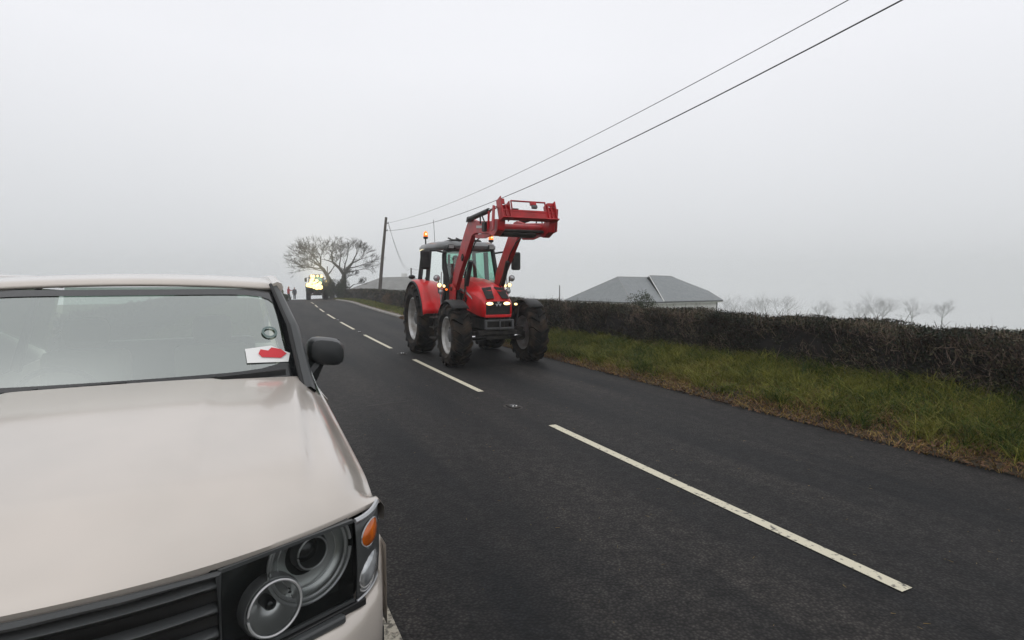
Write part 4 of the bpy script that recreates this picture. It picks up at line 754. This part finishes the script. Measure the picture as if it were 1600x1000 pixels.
# wings, doors and body sides: one lofted shell under the bonnet line, with wheel arches cut in
def side(s):
    y_ = lambda x: s * (.940 if x > -.5 else .962); W1, W2 = -.87, -3.75
    def arch(x):
        z = .32
        for w_ in (W1, W2):
            d = abs(x - w_)
            if d < .47: z = max(z, .36 + math.sqrt(max(0, .47 ** 2 - d * d)) * .98)
        return z
    def top(x): return btop(x, .952) - .07 if x > -1.56 else 1.13
    xs = [-.42 + -.04 * i for i in range(107)]; rows = []
    for x in xs:
        a, t_ = arch(x), top(x); n = 7; rows.append([(x, y_(x) + s * .012 * math.sin(math.pi * k / (n - 1)) - (s * .03 if k == 0 else 0), a + (t_ - a) * k / (n - 1)) for k in range(n)])
    b = MB(); b.grid(rows); obj('body_side', b, M['car'], car, ang=60)
    for x0, x1 in ((-1.72, -2.75), (-2.78, -3.55)):
        d = MB(); d.prism([(x0, s * .978, .40), (x0 - .02, s * .982, 1.10), (x1, s * .982, 1.12), (x1 + (.25 if x1 < -3 else .0), s * .978, .40)], (0, s * .006, 0)); o = obj('door', d, M['car'], car, smooth=False, bevel=.003)
        obj('door_handle', MB().bar((x1 + .08, s * 1.0, 1.0), (x1 + .26, s * 1.0, 1.0), .03, .03), M['car'], o, bevel=.008)
        obj('rubbing_strip', MB().bar((x0 - .03, s * .99, .66), (x1 + .1, s * .99, .66), .02, .06), M['carb'], o, bevel=.006)
    g_ = MB(); a_ = [(-1.62, 1.15), (-2.22, 1.72), (-2.72, 1.75), (-2.76, 1.15)]; g_.prism([(x, s * (.93 - (z - 1.15) * .28), z) for x, z in a_], (0, s * .004, 0)); obj('side_window', g_, M['wglass'], car, smooth=False)
    a_ = [(-2.82, 1.15), (-2.80, 1.75), (-3.6, 1.74), (-3.7, 1.15)]; g_ = MB(); g_.prism([(x, s * (.93 - (z - 1.15) * .28), z) for x, z in a_], (0, s * .004, 0)); obj('side_window', g_, M['wglass'], car, smooth=False)
    a_ = [(-3.78, 1.15), (-3.68, 1.74), (-4.35, 1.72), (-4.5, 1.15)]; g_ = MB(); g_.prism([(x, s * (.93 - (z - 1.15) * .28), z) for x, z in a_], (0, s * .004, 0)); obj('side_window', g_, M['wglass'], car, smooth=False)
    # windscreen pillar in dark finish, other pillars
    p = MB(); q0, q1 = Vector((-1.50, s * .855, 1.20)), Vector((-2.22, s * .755, 1.745)); qm = (q0 + q1) / 2 + Vector((.05, s * .012, .045))
    rows2 = []
    for k in range(9):
        f = k / 8; c_ = q0.lerp(qm, f * 2) if f < .5 else qm.lerp(q1, f * 2 - 1); wv = .048 - .012 * f
        rows2.append([c_ + Vector((.02, -s * wv * .55, .028)), c_ + Vector((.028, s * wv * .1, .032)), c_ + Vector((.0, s * wv * .75, .004)), c_ + Vector((-.07, s * wv * .8, -.03)), c_ + Vector((-.05, -s * wv * .45, -.02))])
    p.grid(rows2, closed=True); obj('windscreen_pillar', p, M['trim'], car, ang=75)
    obj('pillar_seal', MB().tube([r_[0] + Vector((.002, -s * .008, 0)) for r_ in rows2], .011, 6), M['rub'], car)
    for x in (-2.77, -3.72): obj('pillar', MB().bar((x, s * .925, 1.12), (x + .03, s * .765, 1.75), .08, .03, up=(0, 1, 0)), M['carb'], car)
    obj('roof_edge', MB().tube([(-2.18, s * .765, 1.755), (-2.6, s * .765, 1.80), (-3.6, s * .765, 1.80), (-4.3, s * .75, 1.77)], .035, 8), M['car'], car)
    # door mirror
    c_ = Vector((-1.80, s * .995, 1.375)); m_ = MB(); rr = []
    for dx, k in ((.055, .60), (.045, .85), (.0, .98), (-.05, 1.0), (-.085, .97)):
        sec = []
        for a in range(20):
            an = 2 * math.pi * a / 20; cx, sz_ = math.cos(an), math.sin(an); e = 3.4; rd = (abs(cx) ** e + abs(sz_) ** e) ** (-1 / e)
            sec.append(c_ + Vector((dx + .03 * s * 0, cx * rd * .105 * k, sz_ * rd * .083 * k + (.014 * cx * s * -1))))
        rr.append(sec)
    m_.grid(rr, closed=True); n_ = len(m_.v); m_.f += [tuple(range(20)), tuple(reversed(range(n_ - 20, n_)))]
    mo = obj('door_mirror', m_, M['carb'], car, ang=50)
    obj('mirror_pane', MB().box(c_ + Vector((-.088, 0, 0)), (.004, .18, .13)), M['mirror'], mo); obj('mirror_arm', MB().tube([c_ + Vector((-.03, -s * .05, -.05)), (-1.80, s * .90, 1.24), (-1.84, s * .86, 1.22)], [.05, .05, .055], 10), M['carb'], mo)
    # wheels
    for wx in (W1, W2):
        w_ = bpy.data.objects.new('wheel', None); C.objects.link(w_); w_.parent = car; w_.location = (wx, s * .82, .375)
        obj('tyre', MB().lathe([(.23, -.12), (.34, -.125), (.37, -.10), (.375, 0), (.37, .10), (.34, .125), (.23, .12)], n=40), M['tyre'], w_)
        r_ = MB(); r_.lathe([(.235, s * .115), (.225, s * .09), (.21, s * .02), (.05, s * .04), (.05, s * .10), (.001, s * .105)], n=36); obj('rim', r_, M['trim'], w_)
        for k in range(5):
            a = k * 2 * math.pi / 5; d = Vector((math.cos(a), 0, math.sin(a))); obj('spoke', MB().bar(d * .05 + Vector((0, s * .085, 0)), d * .22 + Vector((0, s * .1, 0)), .05, .03, up=(0, 1, 0)), M['silver'], w_, bevel=.008)
    b = MB(); b.grid([[(W + .49 * math.cos(R(a)), s * q, .37 + .49 * math.sin(R(a))) for q in (.6, .95)] for W in (W1,) for a in range(-5, 190, 13)]); obj('arch_liner', b, M['rub'], car)
for s in (1, -1): side(s)
# shell parts
b = MB(); b.grid([[(x, y, z + .03 * (1 - (y / .77) ** 2)) for y in [-.77 + .11 * i for i in range(15)]] for x, z in ((-2.17, 1.745), (-2.3, 1.775), (-2.6, 1.80), (-3.3, 1.81), (-4.0, 1.79), (-4.35, 1.76))]); obj('roof', b, M['car'], car, solid=.02)
b = MB(); b.add([(-4.38, -.75, 1.74), (-4.38, .75, 1.74), (-4.62, .86, 1.15), (-4.62, -.86, 1.15)], [(0, 1, 2, 3)]); obj('rear_window', b, M['wglass'], car)
obj('tailgate', MB().box((-4.62, 0, .78), (.12, 1.86, .76)), M['car'], car, bevel=.05); obj('floor', MB().box((-2.5, 0, .42), (3.9, 1.5, .2)), M['rub'], car)
obj('engine_bay', MB().box((-.75, 0, .66), (1.0, 1.2, .5)).box((-1.62, 0, .95), (.1, 1.75, .55)), M['rub'], car)
# windscreen, cowl, wiper, dash, seats
def ws(f, y):                                          # f: 0 foot .. 1 head
    h_ = .835 - .085 * f; k = 1 - (y / .9) ** 2; return Vector((-1.585 - .63 * f + .10 * k + .03 * math.sin(math.pi * f), y * h_ / .845, 1.215 + .53 * f + .035 * math.sin(math.pi * f)))
ysw = [-.845 + .0845 * i for i in range(21)]
b = MB(); b.grid([[ws(f, y) for y in ysw] for f in [k / 10 for k in range(11)]]); wsn = obj('windscreen', b, M['wglass'], car)
# black printed border of the glass with rounded corners
def rr_(u, v, U, V, r):                                # rounded rectangle border ray
    return u, v
b = MB(); n_ = 72; inn, outr = [], []
for k in range(n_):
    a = 2 * math.pi * k / n_; e = 9; c_, s_ = math.cos(a), math.sin(a); rd = (abs(c_) ** e + abs(s_) ** e) ** (-1 / e); rd2 = 1 / max(abs(c_), abs(s_))
    e2 = 7; rdi = (abs(c_) ** e2 + abs(s_) ** e2) ** (-1 / e2)
    inn.append(ws(.5 + .5 * s_ * rdi * .77 + .04, .845 * c_ * rdi * .955) + Vector((.003, 0, .003))); outr.append(ws(.5 + .5 * s_ * rd2, .845 * c_ * rd2) + Vector((.003, 0, .003)))
b.grid([outr, inn], closed=True); obj('glass_border', b, M['gloss'], wsn, smooth=False)
b = MB(); b.grid([[Vector((xr(y) + .01, y, btop(xr(y), y) - .035)), Vector((xr(y) - .05, y, btop(xr(y), y) - .055)), ws(-.04, y) + Vector((.0, 0, -.01))] for y in [-.84 + .056 * i for i in range(31)]]); obj('cowl', b, M['trim'], car)
for o_, sg in ((.10, 1), (-.62, 1)):
    a_, b_ = ws(.085, o_ + .66) + Vector((.03, 0, .035)), ws(.055, o_ - .02) + Vector((.03, 0, .035)); w_ = obj('wiper', MB().bar(a_, b_, .016, .03), M['rub'], car); obj('wiper_arm', MB().bar(b_ + Vector((.03, .0, -.02)), (a_ + b_) / 2 + Vector((.01, 0, .015)), .022, .012), M['rub'], w_)
obj('dashboard', MB().box((-1.98, 0, 1.10), (.5, 1.55, .22), tx=.8), M['carb'], car, bevel=.05)
b = MB(); b.lathe([(.19 + .015 * math.cos(a), .015 * math.sin(a)) for a in [k * math.pi / 4 for k in range(8)]], (-2.3, -.38, 1.14), (-.9, 0, .45), 28, close=True); b.sphere((-2.29, -.38, 1.13), .06); obj('steering_wheel', b, M['carb'], car)
for y in (-.38, .38): obj('seat', MB().box((-2.75, y, .72), (.5, .5, .18)).box((-3.0, y, 1.02), (.16, .5, .62), Matrix.Rotation(R(-12), 3, 'Y')).box((-3.06, y, 1.44), (.1, .26, .2)), mat('cream_leather', (.30, .27, .22), .6), car, bevel=.05)
obj('rear_seat', MB().box((-3.85, 0, 1.0), (.18, 1.4, .62)).box((-3.6, 0, .72), (.5, 1.4, .18)), M['trim'], car, bevel=.05)
# a ring shaped badge and a paper with a red print on the glass, low in the corner
b = MB(); base = lambda f, y: ws(f, y) + Vector((.006, 0, .006))
c0 = (.47, .73); rg = []
for rad in (.030, .044): rg.append([base(c0[0] + rad * 1.25 * math.sin(a), c0[1] + rad * 1.0 * math.cos(a)) for a in [k * 2 * math.pi / 24 for k in range(24)]])
b.grid(rg, closed=True); obj('ring_sticker', b, M['blueprint'], wsn, smooth=False)
b = MB(); b.add([base(.215, 0.580), base(.20, 0.795), base(.27, 0.815), base(.345, 0.720), base(.33, 0.580)], [(0, 1, 2, 3, 4)]); pp = obj('paper_notice', b, M['paper'], wsn, smooth=False)
b = MB(); q_ = lambda f, y: ws(f, y) + Vector((.009, 0, .009)); b.add([q_(.25, 0.660), q_(.232, 0.760), q_(.265, 0.795), q_(.305, 0.770), q_(.325, 0.720), q_(.30, 0.700), q_(.315, 0.660), q_(.28, 0.645)], [tuple(range(8))]); obj('red_mark', b, M['redprint'], pp, smooth=False)
# front: lamp plane. T runs outwards along the swept face, z up, n out of the face
LA, LB = Vector((-.10, .55, 0)), Vector((-.21, .81, 0))
def LPt(s):
    T = (LB - LA).normalized(); Nn = Vector((T.y, -T.x, 0))
    def f(t_, z, n=0):
        ex = -1.2 * max(0, t_ - .30) ** 2 * 3; p = LA + T * t_ + Nn * (n + ex); return Vector((p.x, p.y * s, z))
    return f
def arc(P, c0, c1, r, n0, rt, a0=0, a1=360, t_lim=(-.135, .288), z_lim=(.722, .985), k=64):
    segs = []; cur = []
    for i in range(k + 1):
        a = R(a0 + (a1 - a0) * i / k); t_, z = c0 + r * math.cos(a), c1 + r * math.sin(a)
        if t_lim[0] < t_ < t_lim[1] and z_lim[0] < z < z_lim[1]: cur.append(P(t_, z, n0))
        else:
            if len(cur) > 2: segs.append(cur)
            cur = []
    if len(cur) > 2: segs.append(cur)
    return segs
def bandmesh(P, c0, c1, prof, **kw):                   # dish surface: prof list of (radius, depth); rays kept inside the lamp opening
    b = MB(); K = 72
    def clampP(t_, z): return min(max(t_, -.135), .288), min(max(z, .722), .985)
    rows_ = []
    for r, d in prof: rows_.append([P(*clampP(c0 + r * math.cos(2 * math.pi * i / K), c1 + r * math.sin(2 * math.pi * i / K)), d) for i in range(K)])
    b.grid(rows_, closed=True); return b
for s in (1, -1):
    P = LPt(s); h_ = MB()
    h_.add([P(-.14, .715, -.09), P(.292, .715, -.09), P(.292, .99, -.09), P(-.14, .99, -.09), P(-.14, .715, .0), P(.292, .715, .0), P(.292, .99, .0), P(-.14, .99, .0)], [(0, 1, 2, 3), (0, 1, 5, 4), (1, 2, 6, 5), (2, 3, 7, 6), (3, 0, 4, 7)])
    hl = obj('headlamp', h_, M['lampin'], car, smooth=False)
    # outer dish with its rings
    obj('reflector_bowl', bandmesh(P, .145, .915, [(.138, -.012), (.128, -.03), (.10, -.045), (.066, -.05)]), M['bowl'], hl, ang=60)
    for r, n0, rt, m_ in ((.143, -.008, .0055, 'ringm'), (.130, -.018, .0055, 'ringm'), (.100, -.032, .002, 'ringm')):
        for sg in arc(P, .145, .915, r, n0, rt): obj('chrome_ring', MB().tube(sg, rt, 6), M[m_], hl)
    obj('lamp_barrel', bandmesh(P, .150, .930, [(.058, -.045), (.060, -.02), (.052, -.012), (.046, -.02), (.043, -.06)]), M['trim'], hl, ang=60)
    obj('projector_lens', bandmesh(P, .150, .930, [(.043, -.055), (.034, -.04), (.02, -.03), (.001, -.027)]), M['gloss'], hl, ang=60)
    for sg in arc(P, .150, .930, .050, -.008, .003): obj('chrome_ring', MB().tube(sg, .0032, 6), M['ringm'], hl)
    # inner lamp in front, a deep bright reflector
    obj('lamp_barrel', bandmesh(P, .018, .812, [(.092, -.05), (.094, -.02), (.090, -.006), (.082, -.004), (.078, -.010)]), M['ringm'], hl, ang=60)
    obj('reflector_bowl', bandmesh(P, .018, .812, [(.078, -.010), (.068, -.04), (.05, -.062), (.018, -.072)]), M['reflector'], hl, ang=60)
    obj('bulb', bandmesh(P, .018, .812, [(.018, -.07), (.020, -.03), (.014, -.02), (.001, -.018)]), M['gloss'], hl, ang=60)
    for sg in arc(P, .018, .812, .083, .0, .004): obj('chrome_ring', MB().tube(sg, .006, 6), M['ringm'], hl)
    b = MB()
    for k in range(5): b.box(P(.085 + .000 * k, .80 + .013 * k - .02, -.035), (.004, .01, .004))
    obj('reflector_teeth', b, M['gloss'], hl)
    b = MB(); b.add([P(-.135, .722, .004), P(.288, .722, .004), P(.288, .985, .004), P(-.135, .985, .004)], [(0, 1, 2, 3)]); obj('lens_cover', b, M['lens'], hl, smooth=False)
    fr = MB()
    for a_, b_ in (((-.14, .99), (.292, .99)), ((-.14, .716), (.292, .716)), ((-.14, .716), (-.14, .99))): fr.bar(P(*a_, .002), P(*b_, .002), .012, .010)
    obj('lamp_frame', fr, M['trim'], hl)
    # corner lamp: curved dark housing with an amber and a clear oval
    ts = [.300, .32, .34, .36, .38, .40, .415, .43, .44]; 
    def zt(t_): return .981 + (t_ - .30) * .06
    def zb(t_): return .712 + max(0, t_ - .30) * .22
    b = MB(); b.grid([[P(t_, zb(t_) + (zt(t_) - zb(t_)) * k / 8, .004 + .010 * math.sin(math.pi * k / 8)) for k in range(9)] for t_ in ts]); cl_ = obj('corner_lamp', b, M['trim'], car, ang=60, solid=.006)
    obj('divider', MB().bar(P(.296, .70, .006), P(.296, .995, .006), .012, .012), M['ringm'], cl_)
    obj('edge_strip', MB().tube([P(t_, zt(t_) + .006, .006) for t_ in ts], .009, 6), M['silver'], cl_); obj('edge_strip', MB().tube([P(t_, zb(t_) - .004, .008) for t_ in ts], .005, 6), M['silver'], cl_)
    def oval(nm, t0, z0, ra, rb, tilt, m_, n0=.012, bulge=.014, half=None):
        b = MB(); rows_ = []
        for q in (1.0, .8, .5, .2, .001):
            r_ = []
            for k in range(28):
                a = 2 * math.pi * k / 28; u, v = ra * q * math.cos(a), rb * q * math.sin(a)
                tt, zz = t0 + u * math.cos(tilt) - v * math.sin(tilt), z0 + u * math.sin(tilt) + v * math.cos(tilt); r_.append(P(tt, zz, n0 + bulge * math.sqrt(max(0, 1 - q * q))))
            rows_.append(r_)
        b.grid(rows_, closed=True); o = obj(nm, b, M[m_], cl_, ang=60)
        e = MB(); e.tube(rows_[0] + [rows_[0][0]], .0028, 6, cap=False); obj('bezel', e, M['ringm'], o); return o
    oval('clear_lens', .360, .895, .044, .040, .5, 'clear', .010, .008); oval('amber_lens', .366, .926, .050, .040, .6, 'amber', .016, .016)
    oval('clear_lens', .360, .800, .064, .040, .9, 'clear', .014, .016); oval('clear_lens', .355, .770, .050, .036, .7, 'unlit', .008, .010)
    # trim strip, washer, bumper corner
    obj('lamp_trim', MB().bar(P(-.14, .694, .012), P(.335, .694, .004), .026, .026), M['rub'], car, bevel=.004); obj('washer', MB().bar(P(-.16, .690, .032), P(.235, .690, .030), .03, .028), M['trim'], car, bevel=.008)
# grille with slats between the lamps
b = MB(); b.add([(-.05, -.42, .70), (-.05, .42, .70), (-.06, .42, .99), (-.06, -.42, .99)], [(0, 1, 2, 3)]); gr_ = obj('grille', b, M['rub'], car, smooth=False)
def gx_(y, off=0): return xf(y) + .008 + off
for z in (.745, .815, .885, .955):
    obj('slat', MB().grid([[(gx_(y, -.0), y, z - .014), (gx_(y, .012), y, z), (gx_(y, -.01), y, z + .014)] for y in [-.415 + .0415 * i for i in range(21)]]), M['trim'], gr_, solid=.006)
obj('grille_frame', MB().tube([(gx_(y, .006), y, .70 if 0 else z) for y, z in [(-.42, .70), (-.42, .985), (-.2, .99), (0, .99), (.2, .99), (.42, .985), (.42, .70), (0, .70), (-.42, .70)]], .011, 6), M['trim'], car)
# bumper: lofted along y, wraps round the corner
def bp(y, z, o=0): a = abs(y); return (xf(y) + .055 + o - .05 * sm(.75, .975, a), y, z)
yb = [-.985, -.98, -.96, -.93] + [-.9 + .06 * i for i in range(31)] + [.93, .96, .98, .985]
secs = ((.675, -.10), (.682, -.01), (.665, .02), (.62, .035), (.55, .04), (.47, .03), (.44, .01), (.43, -.08))
rows = [[bp(y, z + (.0 if abs(y) < .85 else .10 * sm(.85, .985, abs(y)) * (1 if z > .6 else .3)), o - (.16 * sm(.93, .985, abs(y)))) for z, o in secs] for y in yb]
b = MB(); b.grid(rows)
for e_, sg in ((rows[0], -1), (rows[-1], 1)): b.grid([e_, [(-.42, sg * .985, p[2]) for p in e_]])
obj('bumper', b, M['car'], car, ang=60)
b = MB(); b.grid([[bp(y, z, o - (.16 * sm(.93, .985, abs(y)))) for z, o in ((.43, .0), (.425, .03), (.36, .03), (.28, -.02), (.26, -.12))] for y in yb]); obj('lower_bumper', b, M['carb'], car, ang=60)
obj('lower_intake', MB().box((-.0, 0, .50), (.1, .9, .07)), M['rub'], car, bevel=.01)
for s in (1, -1): o = obj('fog_lamp', MB().lathe([(.05, -.02), (.055, .012), (.045, .014)], (-.06, s * .66, .50), (1, s * .3, 0), 20), M['rub'], car); obj('lamp_glass', MB().lathe([(.045, .01), (.02, .016), (.001, .018)], (-.06, s * .66, .50), (1, s * .3, 0), 20), M['unlit'], o)
obj('number_plate', MB().box((.115, 0, .56), (.01, .52, .11)), M['paper'], car, bevel=.003)
# ---------------------------------------------------------------- haze
hz = MB().box((0, 0, 0), (612, 612, 38)); for_ = obj('haze', hz, None, smooth=False); for_.location = (0, 0, -7.2)
m = bpy.data.materials.new('haze'); m.use_nodes = True; t_ = m.node_tree; t_.nodes.clear(); o_ = t_.nodes.new('ShaderNodeOutputMaterial'); v_ = t_.nodes.new('ShaderNodeVolumePrincipled')
v_.inputs['Color'].default_value = (.93, .95, .96, 1); v_.inputs['Density'].default_value = .0017; v_.inputs['Anisotropy'].default_value = .1; t_.links.new(v_.outputs[0], o_.inputs['Volume'])
for_.data.materials.append(m); kind(for_, 'stuff'); tag(for_, 'thin grey mist lying over the whole scene', 'mist')
